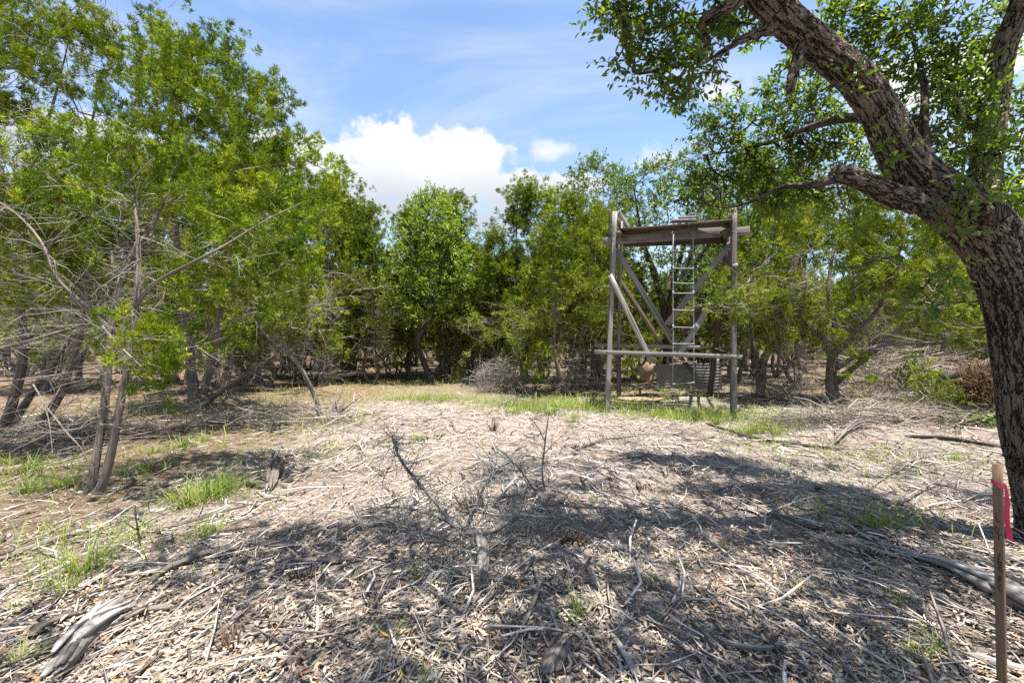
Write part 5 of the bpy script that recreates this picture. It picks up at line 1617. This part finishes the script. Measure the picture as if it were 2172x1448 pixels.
# bristly dark stubs of cut clump grass
STUBS = [(1005, 1082, .20, .13, 'dark bristly stub behind the grey dead branch'), (1208, 1150, .14, .11, 'wide dark bristly stub right of the dead branch'), (1362, 1040, .12, .04, 'small dark bristly stub at the edge of the oak shade'),
         (642, 1228, .10, .08, 'brown bristly stub with a white splinter in the lower left litter'), (1045, 915, .24, .03, 'single thin brown stub in the sunny litter behind the dead branch'), (492, 1375, .14, .02, 'thin brown stub in the sunny leaves at bottom left'),
         (1838, 1180, .09, .05, 'tilted dark splintered stub before the long bent branch'), (1730, 1040, .09, .04, 'jagged splintered stub in the middle of the right-hand litter'), (1285, 1444, .05, .06, 'dark bristly stub cut by the bottom edge')]
rng = np.random.default_rng(205)
for u, v, h, w, lab in STUBS:
    g = G(u, v)
    bb = Buf()
    n = int(40 + 480 * w)
    a = rng.random(n) * 6.28; rr = np.sqrt(rng.random(n)) * w * .75
    P0 = np.stack([g[0] + np.cos(a) * rr, g[1] + np.sin(a) * rr * .7, np.full(n, g[2] - .02)], 1)
    tilt = rng.normal(0, .35, 3) * [1, 1, 0]
    D = np.stack([np.cos(a) * rr / w * .5, np.sin(a) * rr / w * .5, np.ones(n)], 1) + tilt + rng.normal(0, .25, (n, 3))
    flatn = rng.random(n) < .3
    D[flatn, 2] *= .25
    sticks(bb, P0, D, h * rng.uniform(.2, 1.0, n) ** 1.0, np.full(n, .0038) * rng.uniform(.4, 1.6, n), 4, .3, 3, rng.random(n), rng, taper=.6)
    bb.obj('grass_stub', M['stubble'], None, origin=tuple(g), label=lab, cat='stub', group='cut stubs of clump grass')

# dry earth clod
g = G(1195, 1240)
rng = np.random.default_rng(206)
n1, n2 = 16, 28
th = np.linspace(0, math.pi / 2 * 1.15, n1); ph = np.linspace(0, 2 * math.pi, n2, endpoint=False)
V = []
for a in th:
    for c_ in ph:
        r_ = 1 + .12 * math.sin(3 * c_ + 4 * a) + .08 * math.sin(7 * c_ - 6 * a) + rng.normal(0, .05)
        V.append([g[0] + .085 * r_ * math.sin(a) * math.cos(c_), g[1] + .075 * r_ * math.sin(a) * math.sin(c_), g[2] + .055 * r_ * math.cos(a)])
F = [(i * n2 + j, (i + 1) * n2 + j, (i + 1) * n2 + (j + 1) % n2, i * n2 + (j + 1) % n2) for i in range(n1 - 1) for j in range(n2)]
bb = Buf(); bb.add(np.array(V), None, F)
bb.obj('dry_clod', M['clod'], None, True, origin=tuple(g), label='cracked dark brown clod lying in the leaves right of the dead branch', cat='clod')

# pale limestone pieces
ST = [(335, 1083, .09, 'flat white limestone slab by the long grass at left'), (85, 1412, .05, 'white stone in the leaves at the bottom left corner'), (165, 1128, .06, 'large white stone on the bare ground at left'), (192, 1118, .05, 'white stone behind the large one on the bare ground'),
      (215, 1128, .035, 'small white stone right of the large one on the bare ground'), (145, 1140, .03, 'small white stone left of the large one on the bare ground'), (108, 1174, .025, 'small white stone near the left edge'), (48, 1190, .03, 'pale stone at the left edge'),
      (168, 1045, .05, 'pale stone at the foot of the leaning juniper'), (1385, 1404, .025, 'white stone among leaves at the bottom, right of centre'), (1514, 1274, .018, 'tiny white pebble in the litter right of centre'), (15, 1080, .04, 'half-buried pale stone by the left edge in shade')]
for k, (u, v, r_, lab) in enumerate(ST):
    rng = np.random.default_rng(300 + k)
    g = G(u, v); r_ *= .62
    n1, n2 = 7, 12
    V = []
    for a in np.linspace(0, math.pi, n1):
        for c_ in np.linspace(0, 6.283, n2, endpoint=False):
            q_ = 1 + .16 * math.sin(2 * c_ + k) + .1 * math.sin(3 * c_ + a * 3) + rng.normal(0, .05)
            V.append([g[0] + r_ * q_ * math.sin(a) * math.cos(c_ + k), g[1] + r_ * .75 * q_ * math.sin(a) * math.sin(c_ + k), g[2] + r_ * .12 + r_ * .30 * q_ * math.cos(a)])
    F = [(i * n2 + j, (i + 1) * n2 + j, (i + 1) * n2 + (j + 1) % n2, i * n2 + (j + 1) % n2) for i in range(n1 - 1) for j in range(n2)]
    bb = Buf(); bb.add(np.array(V), None, F)
    bb.obj('limestone', M['stone'], None, True, origin=tuple(g), label=lab, cat='stone', group='pale limestone pieces')

# ------------------------------------------------------------------ right side: uprooted stump, brush heap, herbs
rng = np.random.default_rng(401)
ub_ = G(2085, 885)
Yu = ub_[1]
up_ = empty('uprooted_stump', tuple(ub_), 'uprooted stump with brown fibrous root ball left of the oak trunk', 'stump')
bb = Buf(); n = 1500
c_ = P(2072, 822, Yu - .15)
q_ = rnd_dir(rng, n); P0 = c_ + q_ * np.array([.34, .25, .36]) * rng.uniform(.3, 1, (n, 1))
sticks(bb, P0, nrm(q_ + rnd_dir(rng, n) * 1.2), rng.uniform(.08, .25, n), rng.uniform(.003, .009, n), 4, .7, 3, rng.random(n), rng)
bb.obj('root_ball', M['root'], up_, kind='stuff')
for i, rows in enumerate(([(2012, 806, Yu, .09), (2030, 795, Yu - .05, .085), (2060, 790, Yu, .075), (2085, 775, Yu, .06), (2120, 755, Yu + .1, .06)],
             [(2105, 800, Yu + .1, .07), (2102, 750, Yu + .1, .06), (2108, 700, Yu + .2, .05)],
             [(2070, 788, Yu - .1, .035), (2110, 802, Yu - .1, .04), (2160, 815, Yu, .045)],
             [(2000, 790, Yu + .3, .05), (1990, 830, Yu + .3, .04), (1995, 880, Yu + .2, .04)])):
    tb = Buf(); stem_tube(tb, px_stem(rows), 8, 12, rng, .15)
    tb.obj('root', M['darklog'] if i != 2 else M['log'], up_, True)

def heap_of_brush(name, c, ext, n, label, seed, mat, L=(.4, 1.4), r=.007, flat=.75):
    rng = np.random.default_rng(seed)
    bb = Buf()
    q_ = rnd_dir(rng, n) * rng.random((n, 1)) ** .5
    q_[:, 2] = np.abs(q_[:, 2])
    ctr_ = np.array([c[0], c[1], float(gz(c[0], c[1]))])
    P0 = ctr_ + q_ * np.array(ext)
    P0[:, 2] = np.maximum(P0[:, 2], gz(P0[:, 0], P0[:, 1]) + .02)
    D = rnd_dir(rng, n); D[:, 2] *= 1 - flat
    ln = rng.uniform(L[0], L[1], n)
    P0 = P0 - nrm(D) * ln[:, None] * .5
    P0[:, 2] = np.maximum(P0[:, 2], gz(P0[:, 0], P0[:, 1]) + .01)
    path = sticks(bb, P0, D, ln, r * rng.uniform(.4, 1.5, n), 5, .4, 3, rng.random(n), rng, taper=.3)
    for f in range(2):
        k = rng.integers(1, 4, n); q0 = path[np.arange(n), k]
        sticks(bb, q0, nrm(path[np.arange(n), k + 1] - q0 + rnd_dir(rng, n) * .6 * ln[:, None] * .3), ln * .4, r * .45 * np.ones(n), 4, .4, 3, rng.random(n), rng, taper=.3)
    e = empty(name, tuple(ctr_), label, 'brush heap')
    bb.obj('dead_branch_tangle', mat, e, kind='stuff')
    return e


heap_of_brush('brush_heap', (8.6, 10.6), (2.4, .9, 1.25), 760, 'big heap of pale tangled dead branches behind the uprooted stump', 411, M['twig'])
heap_of_brush('brush_heap', (7.1, 8.4), (1.5, .5, .35), 430, 'low heap of dead branches between the spreading juniper and the uprooted stump', 412, M['twig'], (.3, 1.0), .006)
heap_of_brush('brush_heap', (6.0, 7.2), (1.7, .55, .26), 520, 'long low bank of grey branches and chips right of the frame', 413, M['twig'], (.2, .8), .006)
heap_of_brush('brush_heap', (4.3, 6.75), (1.0, .35, .12), 150, 'flat scatter of dark sticks before the right front post', 414, M['darklog'], (.2, .8), .005)
heap_of_brush('brush_heap', (-.35, 12.6), (.8, .5, .8), 330, 'grey heap of dead juniper twigs beside the bushy juniper', 415, M['greytwig'], (.3, 1.1), .006, .5)
heap_of_brush('brush_heap', (.05, 9.6), (.55, .35, .14), 130, 'small pile of pale splinters at the back of the sunny litter', 416, M['greytwig'], (.2, .6), .006)
heap_of_brush('brush_heap', (5.6, 10.2), (.7, .6, .5), 190, 'tangle of dead branches against the right posts of the frame', 417, M['twig'], (.4, 1.2), .006, .5)
heap_of_brush('brush_heap', (8.2, 3.2 + 4.6), (.9, .4, .3), 170, 'dark tangle of roots and sticks under the uprooted stump', 418, M['darklog'], (.3, .9), .008)
heap_of_brush('brush_heap', (-6.0, 6.5), (1.4, .9, .25), 260, 'tangle of fallen dead twigs under the junipers at the left edge', 419, M['twig'], (.3, 1.2), .006)
heap_of_brush('brush_heap', (-3.9, 7.4), (1.6, .8, .2), 220, 'low spread of dead boughs in the shade right of the twin stems', 420, M['twig'], (.4, 1.4), .006, .85)

for k, (u, v, s, lab) in enumerate(((1965, 878, .7, 'small juniper seedling by the small pink-taped stake'), (2015, 892, .5, 'low juniper seedling before the uprooted stump'), (1080, 815, .9, 'small juniper bush left of the bushy juniper'), (980, 812, .5, 'tiny bright juniper seedling at the edge of the wood'),
                                   
                                    (1925, 862, .8, 'juniper shrub left of the small pink-taped stake'), (1120, 825, .7, 'little juniper bush at the foot of the bushy juniper'), (2150, 835, 1.2, 'juniper shrub right of the oak trunk foot'))):
    plant_form('juniper_shrub', SHRUB, tuple(G(u, v)), k * 1.3, s, lab, 'shrub', 'juniper seedlings')

# broad-leaved ground plant by the oak and a strap-leaved plant
rng = np.random.default_rng(430)
g = G(2085, 908); n = 420
bb = Buf()
c_ = np.stack([g[0] + rng.normal(0, .20, n), g[1] + rng.normal(0, .14, n), np.zeros(n)], 1)
c_[:, 2] = gz(c_[:, 0], c_[:, 1]) + rng.uniform(.03, .16, n)
leaves(bb, c_, nrm(rnd_dir(rng, n) * [1, 1, .3]), nrm(rng.normal(0, .4, (n, 3)) + [0, 0, 1]), rng.uniform(.05, .09, n), rng.uniform(.05, .08, n), rng.random(n))
sticks(bb, c_ * [1, 1, 0] + np.stack([0 * c_[:, 0], 0 * c_[:, 0], gz(c_[:, 0], c_[:, 1])], 1), np.tile([0, 0, 1.], (n, 1)), c_[:, 2] - gz(c_[:, 0], c_[:, 1]), np.full(n, .002), 3, .1, 3, .3, rng)
bb.obj('ground_herb', M['herb'], None, origin=tuple(g), label='patch of bright broad-leaved herb at the left foot of the oak', cat='plant')


def blade_mesh(buf, base, az_, L, w, lean, droop, var, k=5):
    M_ = len(base)
    t_ = np.linspace(0, 1, k)
    out = np.stack([np.cos(az_), np.sin(az_), np.zeros(M_)], 1)
    side = np.stack([-np.sin(az_), np.cos(az_), np.zeros(M_)], 1)
    path = base[:, None] + out[:, None] * (L[:, None] * (lean[:, None] * t_ + droop[:, None] * t_ ** 2 * .7))[..., None] + np.array([0, 0, 1.]) * (L[:, None] * (t_ - droop[:, None] * .55 * t_ ** 2.2) * np.sqrt(np.maximum(1 - lean[:, None] ** 2 * .6, .2)))[..., None]
    wd_ = w[:, None] * np.array([.7, 1, .85, .5, .06][:k])[None]
    V = np.stack([path - side[:, None] * wd_[..., None], path + side[:, None] * wd_[..., None]], 2)
    b0_ = (np.arange(M_) * k * 2)[:, None]; i = (np.arange(k - 1) * 2)[None]
    F = np.stack([b0_ + i, b0_ + i + 1, b0_ + i + 3, b0_ + i + 2], -1).reshape(-1, 4)
    buf.add(V.reshape(-1, 3), None, F, np.repeat(var, 2 * k))


g = G(1667, 838)
bb = Buf(); n = 34
blade_mesh(bb, np.tile(g, (n, 1)) + rng.normal(0, .02, (n, 3)) * [1, 1, 0], rng.random(n) * 6.28, rng.uniform(.25, .45, n), np.full(n, .014), rng.uniform(.2, .9, n), rng.uniform(.1, .5, n), rng.random(n) * .6)
bb.obj('strap_leaf_plant', M['herb'], None, origin=tuple(g), label='dark green strap-leaved rosette right of the wooden frame', cat='plant')

# ------------------------------------------------------------------ grass
def tuft_mesh(seed, h, w, n, dry=0.0):
    rng = np.random.default_rng(seed)
    bb = Buf()
    a = rng.random(n) * 6.28; rr = np.abs(rng.normal(0, .62, n)) * w
    base = np.stack([np.cos(a) * rr, np.sin(a) * rr, np.full(n, -.01)], 1)
    az_ = a + rng.normal(0, .7, n)
    blade_mesh(bb, base, az_, h * rng.uniform(.4, 1.1, n), np.full(n, .0026) * rng.uniform(.6, 1.6, n), rng.uniform(.05, .75, n), rng.uniform(.1, .7, n), np.clip(rng.normal(.42 + dry, .22, n) + (rng.random(n) < .12) * .6, 0, 1))
    return bb.mesh('grass_tuft', M['grass'])


TUFTS = [tuft_mesh(1, .25, .13, 95, .08), tuft_mesh(2, .18, .09, 60, .18), tuft_mesh(3, .12, .065, 40, .08), tuft_mesh(4, .32, .17, 130, .08), tuft_mesh(5, .14, .13, 55, .3)]
GT = [
    # u, v, form, scale, label
    (445, 1055, 3, .92, 'tall lush grass clump right of the leaning juniper foot'), (405, 1072, 0, 1.0, 'lush grass clump left of the tall one by the leaning juniper'), (480, 1040, 0, 1.1, 'lush grass clump right of the tall one by the split stump'), (360, 1062, 1, .9, 'smaller grass clump nearest the leaning juniper foot'),
    (425, 1140, 1, 1.0, 'yellowish grass tuft below the lush clump at left'), (460, 1128, 1, .8, 'small tuft at the edge of the shade below the lush clump'), (180, 1215, 0, .9, 'thin pale grass clump on the stony ground at left'), (130, 1255, 1, .9, 'low grass tuft below the pale clump at left'), (205, 1190, 1, 1.0, 'wispy grass behind the pale clump at left'),
    (110, 1130, 2, 1.0, 'little tuft on bare ground near the left edge'), (300, 1130, 2, 1.1, 'little tuft beside the upright twig at left'), (40, 1410, 1, .75, 'grass tuft in the bottom left corner'), (30, 1300, 2, .8, 'small tuft at the left edge'),
    (885, 935, 1, 1.1, 'lone round yellow-green tuft in the sunny litter'), (700, 955, 4, 1.2, 'bright low tuft in the sunny litter left of centre'), (640, 890, 1, 1.2, 'green tuft at the foot of the leaning dead sapling'), (600, 900, 2, 1.2, 'small tuft left of the leaning dead sapling'), (820, 940, 2, .8, 'small yellow tuft left of the lone round tuft'),
    (890, 1225, 2, .95, 'small green tuft left of the dead branch foot'), (755, 1230, 2, .7, 'thin tuft in the shade at lower left of centre'), (835, 1350, 1, .55, 'thin upright tuft at the bottom left of centre'), (1232, 1300, 1, .62, 'bright green tuft below the cracked clod'), (1215, 1312, 2, .9, 'small tuft next to the bright tuft below the clod'),
    (890, 1448, 2, .9, 'yellow-green tuft cut by the bottom edge'), (1440, 1200, 2, .7, 'small tuft in the litter right of the clod'), (1375, 1235, 2, .6, 'pair of thin tufts right of the clod'), (1395, 1243, 2, .6, 'thin tuft below the pair right of the clod'), (1260, 1065, 2, .7, 'tuft in dappled shade right of the dead sapling'),
    (1990, 1375, 1, .6, 'green tuft left of the survey stake foot'), (1960, 1392, 2, .9, 'small green tuft at lower right'), (1945, 1405, 2, .7, 'tiny tuft at lower right beside the green one'), (1700, 1250, 2, .7, 'tuft in the right-hand litter'), (1905, 1275, 2, .7, 'tuft left of the silver-grey log'), (1860, 1120, 1, .8, 'grass tuft above the long bent branch'), (1830, 1115, 2, 1.0, 'small tuft left of the grass above the bent branch'),
    (1885, 1118, 2, 1.1, 'small tuft right of the grass above the bent branch'), (1545, 1165, 2, .6, 'tiny bright tuft in a sun fleck'), (1000, 1085, 2, .8, 'tuft half hidden behind the bristly stub'), (2030, 975, 2, 1.3, 'green tuft on the ground left of the oak'), (1870, 955, 2, 1.2, 'small tuft on the brush mound'),
    (1480, 885, 3, .9, 'tall grass clump between the front posts'), (1430, 893, 0, 1.1, 'grass clump under the hanging ladder'), (1400, 880, 0, 1.0, 'grass clump left of the ladder'), (1520, 898, 0, .9, 'grass clump left of the right front post'), (1620, 915, 3, .9, 'bright grass clump right of the right front post'), (1590, 922, 0, 1.0, 'grass clump close to the right front post'), (1650, 925, 0, .8, 'small grass clump at the edge of the brush bank'),
    (1215, 895, 3, .9, 'big bright grass clump left of the left front post'), (1170, 880, 0, 1.2, 'bright grass clump further left of the left front post'), (1090, 880, 0, 1.0, 'bright grass at the left end of the green strip'), (1130, 865, 3, .8, 'grass clump in the middle of the green strip'), (1255, 870, 3, .9, 'shaded grass clump touching the left front post'), (1190, 858, 0, 1.1, 'grass clump at the back of the green strip'), (900, 848, 3, .8, 'green grass clump before the young oak'), (860, 845, 0, 1.0, 'grass clump left of the one before the young oak'), (940, 850, 0, .9, 'grass clump right of the one before the young oak'),
    (60, 1000, 0, 1.0, 'grass clump in shade at the left edge'), (20, 985, 1, 1.2, 'small grass clump touching the left edge in shade'), (130, 1035, 0, .9, 'dark grass clump left of the leaning juniper foot'), (60, 1045, 0, .8, 'dark grass clump in the left shade'), (300, 1000, 1, 1.0, 'grass in shade behind the leaning juniper'), (390, 950, 0, .9, 'grass clump in the sun behind the lush clump'), (430, 935, 1, 1.1, 'small grass clump by the root log'), (330, 960, 1, 1.0, 'shaded small grass clump behind the twin stems'),
]
rng = np.random.default_rng(500)
for u, v, f, s, lab in GT:
    o = bpy.data.objects.new('grass_tuft', TUFTS[f])
    COL.objects.link(o)
    o.location = tuple(G(u, v)); o.rotation_euler = (0, 0, rng.random() * 6.28); o.scale = (s, s, s)
    tag(o, lab, 'grass tuft', 'grass tufts on the clearing floor')

# fine grass nobody could count
gb = Buf()
patches = [(1170, 868, 1.5, .8, 1900), (1480, 885, 1.6, .9, 1600), (1000, 852, 2.0, .8, 700), (1330, 862, 1.2, .8, 500), (1620, 915, .7, .35, 450), (890, 848, 1.2, .6, 420), (450, 1055, .45, .35, 260), (80, 1020, 1.2, .8, 420), (330, 975, 1.2, 1.0, 420), (150, 1180, .7, .6, 330), (640, 900, 1.5, 1.0, 320), (700, 960, 1.6, .8, 300), (1900, 980, 1.2, .8, 240), (1880, 1110, .5, .3, 200), (250, 880, 2.5, 1.6, 500), (560, 850, 3.0, 2.0, 700), (1350, 850, 2.5, 1.8, 600), (900, 820, 5, 3, 1000), (1500, 835, 2.5, 1.5, 500), (1750, 1010, .8, .6, 120), (1650, 960, 1.0, .6, 200)]
for u, v, a, c_, n in patches:
    g = G(u, v)
    x = g[0] + rng.normal(0, a * .5, n); y = g[1] + rng.normal(0, c_ * .5, n)
    # gather them loosely into bunches
    x = x + .03 * np.sin(x * 40); y = y + .03 * np.sin(y * 40)
    base = np.stack([x, y, gz(x, y)], 1)
    far_ = g[1] > 7
    h_ = rng.uniform(.06, .22, n) * (1.0 if not far_ else 1.25)
    blade_mesh(gb, base, rng.random(n) * 6.28, h_, np.full(n, .0022 if not far_ else .0038), rng.uniform(.1, .8, n), rng.uniform(.1, .7, n), np.clip(rng.normal(.5, .25, n), 0, 1), 4)
gb.obj('grass', M['grass'], kind='stuff', label='thin scattered grass over the clearing floor')

# ------------------------------------------------------------------ litter: shredded wood and fallen oak leaves
rng = np.random.default_rng(600)


def floor_points(n, ymin, ymax, pw):
    """points over the clearing, thinning with distance"""
    f = rng.random(n)
    y = (ymin ** pw + f * (ymax ** pw - ymin ** pw)) ** (1 / pw)
    x = rng.uniform(-1.22, 1.22, n) * y
    return x, y


def chip_cover(x, y):
    """0..1 how thickly chips cover the floor here: thin on the stony left and under the trees"""
    c = np.ones_like(x)
    c = c * np.clip((x + 4.6 + (y - 4) * .0) / 2.4 + np.clip((3.6 - y) / 1.5, 0, 1) * .9, .22, 1)
    c = c * np.clip((11.2 - y) / 2.5, .12, 1)
    patch = .5 + .5 * np.sin(x * 1.9 + 1.3 * np.sin(y * 1.1)) * np.sin(y * 1.6 + 1.1 * np.sin(x * 1.3))
    return c * (.45 + .55 * patch)


# shredded wood
sb = Buf()
x, y = floor_points(33000, 1.45, 12.0, 0.62)
keep = rng.random(len(x)) < chip_cover(x, y)
x, y = x[keep], y[keep]; n = len(x)
ang = np.where(rng.random(n) < .62, rng.normal(math.pi / 2, .45, n) + .25 * np.sin(x * .9) , rng.random(n) * 6.28)
D = np.stack([np.cos(ang), np.sin(ang), rng.normal(.02, .10, n)], 1)
L = np.clip(rng.lognormal(-2.2, .75, n), .02, .65)
rad = np.clip(L * rng.uniform(.010, .045, n), .0011, .0085) * (1 + .05 * y)
P0 = np.stack([x, y, gz(x, y) + rng.uniform(.004, .026, n)], 1) - nrm(D) * (L * .5)[:, None]
P0[:, 2] = np.maximum(P0[:, 2], gz(P0[:, 0], P0[:, 1]) + .002)
hf = rng.random(n) < .5
vs_ = np.clip(rng.normal(.47, .30, n), 0, 1)
sticks(sb, P0[hf], D[hf], L[hf], rad[hf] * .75, 4, .42, 3, vs_[hf], rng, flat=.8, taper=.35)
sticks(sb, P0[~hf], D[~hf], L[~hf] * .8, rad[~hf] * 1.35, 3, .22, 3, vs_[~hf], rng, flat=.35, taper=.6)
# farther strands, kept coarser
x, y = floor_points(11500, 4.6, 11.5, 1.3)
keep = rng.random(len(x)) < chip_cover(x, y)
x, y = x[keep], y[keep]; n = len(x)
ang = np.where(rng.random(n) < .4, rng.normal(math.pi / 2, .6, n), rng.random(n) * 6.28)
D = np.stack([np.cos(ang), np.sin(ang), rng.normal(.03, .10, n)], 1)
L = np.clip(rng.lognormal(-1.8, .55, n), .05, .6)
P0 = np.stack([x, y, gz(x, y) + rng.uniform(.004, .03, n)], 1)
sticks(sb, P0, D, L, np.clip(L * rng.uniform(.02, .05, n), .003, .012), 3, .3, 3, np.clip(rng.normal(.52, .3, n), 0, 1), rng, flat=.6, taper=.4)
# crumbs and short chips
x, y = floor_points(9000, 1.45, 5.0, 0.6)
keep = rng.random(len(x)) < np.clip(chip_cover(x, y) + .3, 0, 1)
x, y = x[keep], y[keep]; n = len(x)
ang = rng.random(n) * 6.28
D = np.stack([np.cos(ang), np.sin(ang), rng.normal(.0, .25, n)], 1)
L = rng.uniform(.010, .045, n)
P0 = np.stack([x, y, gz(x, y) + rng.uniform(.003, .024, n)], 1)
sticks(sb, P0, D, L, rng.uniform(.0015, .0055, n), 2, .1, 3, np.clip(rng.normal(.42, .3, n), 0, 1), rng, flat=.45, taper=.7)
sb.obj('shredded_wood', M['shred'], kind='stuff', label='shredded grey wood litter covering the clearing floor')

# fallen oak leaves
x, y = floor_points(52000, 1.45, 9.0, 0.55)
dens = .80 * np.clip((4.6 - y) / 1.8, .13, 1) * np.clip((x + 3.4) / 1.6, .25, 1)
keep = rng.random(len(x)) < dens
x, y = x[keep], y[keep]; n = len(x)
a = rng.random(n) * 6.28
ld = nrm(np.stack([np.cos(a), np.sin(a), rng.normal(0, .22, n)], 1))
nn = nrm(np.stack([rng.normal(0, .38, n), rng.normal(0, .38, n), np.where(rng.random(n) < .5, 1., -1.)], 1))
c_ = np.stack([x, y, gz(x, y) + rng.uniform(.008, .030, n)], 1)
LL = rng.uniform(.022, .047, n); WW = LL * rng.uniform(.42, .62, n)
vv = np.clip(np.where(rng.random(n) < .90, rng.normal(.48, .20, n).clip(0, .78), rng.uniform(.80, 1, n)), 0, 1)
inview = (np.abs(x / y) < 1.07) & ((CAMZ - c_[:, 2]) / y < .715)
top = np.argsort(np.where(inview, y, 99) - LL * 8)[:300]
rest = np.ones(n, bool); rest[top] = False
lb = Buf()
nr_ = rest & (y < 2.7); fr_ = rest & (y >= 2.7)
leaves(lb, c_[nr_], ld[nr_], nn[nr_], LL[nr_], WW[nr_], vv[nr_])
leaves(lb, c_[fr_], ld[fr_], nn[fr_], LL[fr_], WW[fr_], vv[fr_], True)
lb.obj('leaf_litter', M['fallen'], kind='stuff', label='dry brown oak leaves strewn over the foreground')
FLM = []
for q_ in range(8):
    b_ = Buf()
    leaves(b_, np.zeros((1, 3)), np.array([[0, 1., 0]]), np.array([[0, 0, 1.]]), np.array([1.]), np.array([.46 + .04 * (q_ % 4)]), np.array([(q_ + .5) / 8]))
    me = b_.mesh('fallen_leaf', M['fallen']); FLM.append(me)
for i in top:
    o = bpy.data.objects.new('fallen_leaf', FLM[int(np.clip(vv[i] * 8, 0, 7))])
    COL.objects.link(o)
    X_ = nrm(np.cross(ld[i], nn[i])); Z_ = np.cross(X_, ld[i])
    mm = Matrix((tuple(X_) + (0,), tuple(ld[i]) + (0,), tuple(Z_) + (0,), (0, 0, 0, 1))).transposed()
    o.matrix_world = Matrix.Translation(Vector(c_[i])) @ mm @ Matrix.Diagonal((LL[i],) * 3).to_4x4()
    tag(o, 'dry oak leaf lying in the front strip of the litter', 'leaf', 'fallen oak leaves in the front litter')

# the largest splinters, each a piece of its own
SPM = []
for q_ in range(14):
    r2 = np.random.default_rng(700 + q_)
    b_ = Buf()
    k = 9; t_ = np.linspace(0, 1, k)
    bend = r2.normal(0, .10)
    path = np.stack([t_ - .5, bend * (t_ * t_ - t_) * 4 * .5 + r2.normal(0, .008, k), .02 * np.sin(t_ * 5 + q_)], 1)
    wdt = r2.uniform(.022, .048)
    prof = np.interp(t_, [0, .12, .6, 1], [.45, 1, .85, .12])
    sides = 7
    T_, U_, B_ = frames(path)
    aa = np.arange(sides) / sides * 6.283
    V = []; K = []
    for i in range(k):
        for j in range(sides):
            rj = wdt * prof[i] * (1 + r2.normal(0, .16))
            V.append(path[i] + np.array([r2.normal(0, .02) if i in (0, k - 1) else 0, math.cos(aa[j]) * rj, math.sin(aa[j]) * rj * .55]))
            K.append([math.cos(aa[j]) * rj * .4 + q_, math.sin(aa[j]) * rj * .4, t_[i] * .4])
    F = [(i * sides + j, i * sides + (j + 1) % sides, (i + 1) * sides + (j + 1) % sides, (i + 1) * sides + j) for i in range(k - 1) for j in range(sides)]
    V += [np.mean(V[:sides], 0), np.mean(V[-sides:], 0)]; K += [[q_, 0, 0], [q_, 0, .4]]
    m_ = k * sides
    F3 = [(m_, (j + 1) % sides, j) for j in range(sides)] + [(m_ + 1, (k - 1) * sides + j, (k - 1) * sides + (j + 1) % sides) for j in range(sides)]
    b_.add(np.array(V), F3, F, r2.random(), np.array(K))
    SPM.append(b_.mesh('wood_splinter', M['splinter']))
x, y = floor_points(300, 1.75, 6.5, 0.9)
for i in range(300):
    xi = x[i] * .9; yi = y[i]
    o = bpy.data.objects.new('wood_splinter', SPM[int(rng.integers(0, 14))])
    COL.objects.link(o)
    s = float(np.clip(rng.lognormal(-1.75, .42), .09, .42))
    o.location = (xi, yi, float(gz(xi, yi)) + .022)
    o.rotation_euler = (rng.normal(0, .2), rng.normal(0, .09), (rng.normal(1.57, .5) if rng.random() < .6 else rng.random() * 6.28))
    o.scale = (s, s * rng.uniform(.55, 1.1), s * .8)
    tag(o, 'weathered grey wood splinter lying loose on the chip litter', 'splinter', 'grey splinters on the litter')
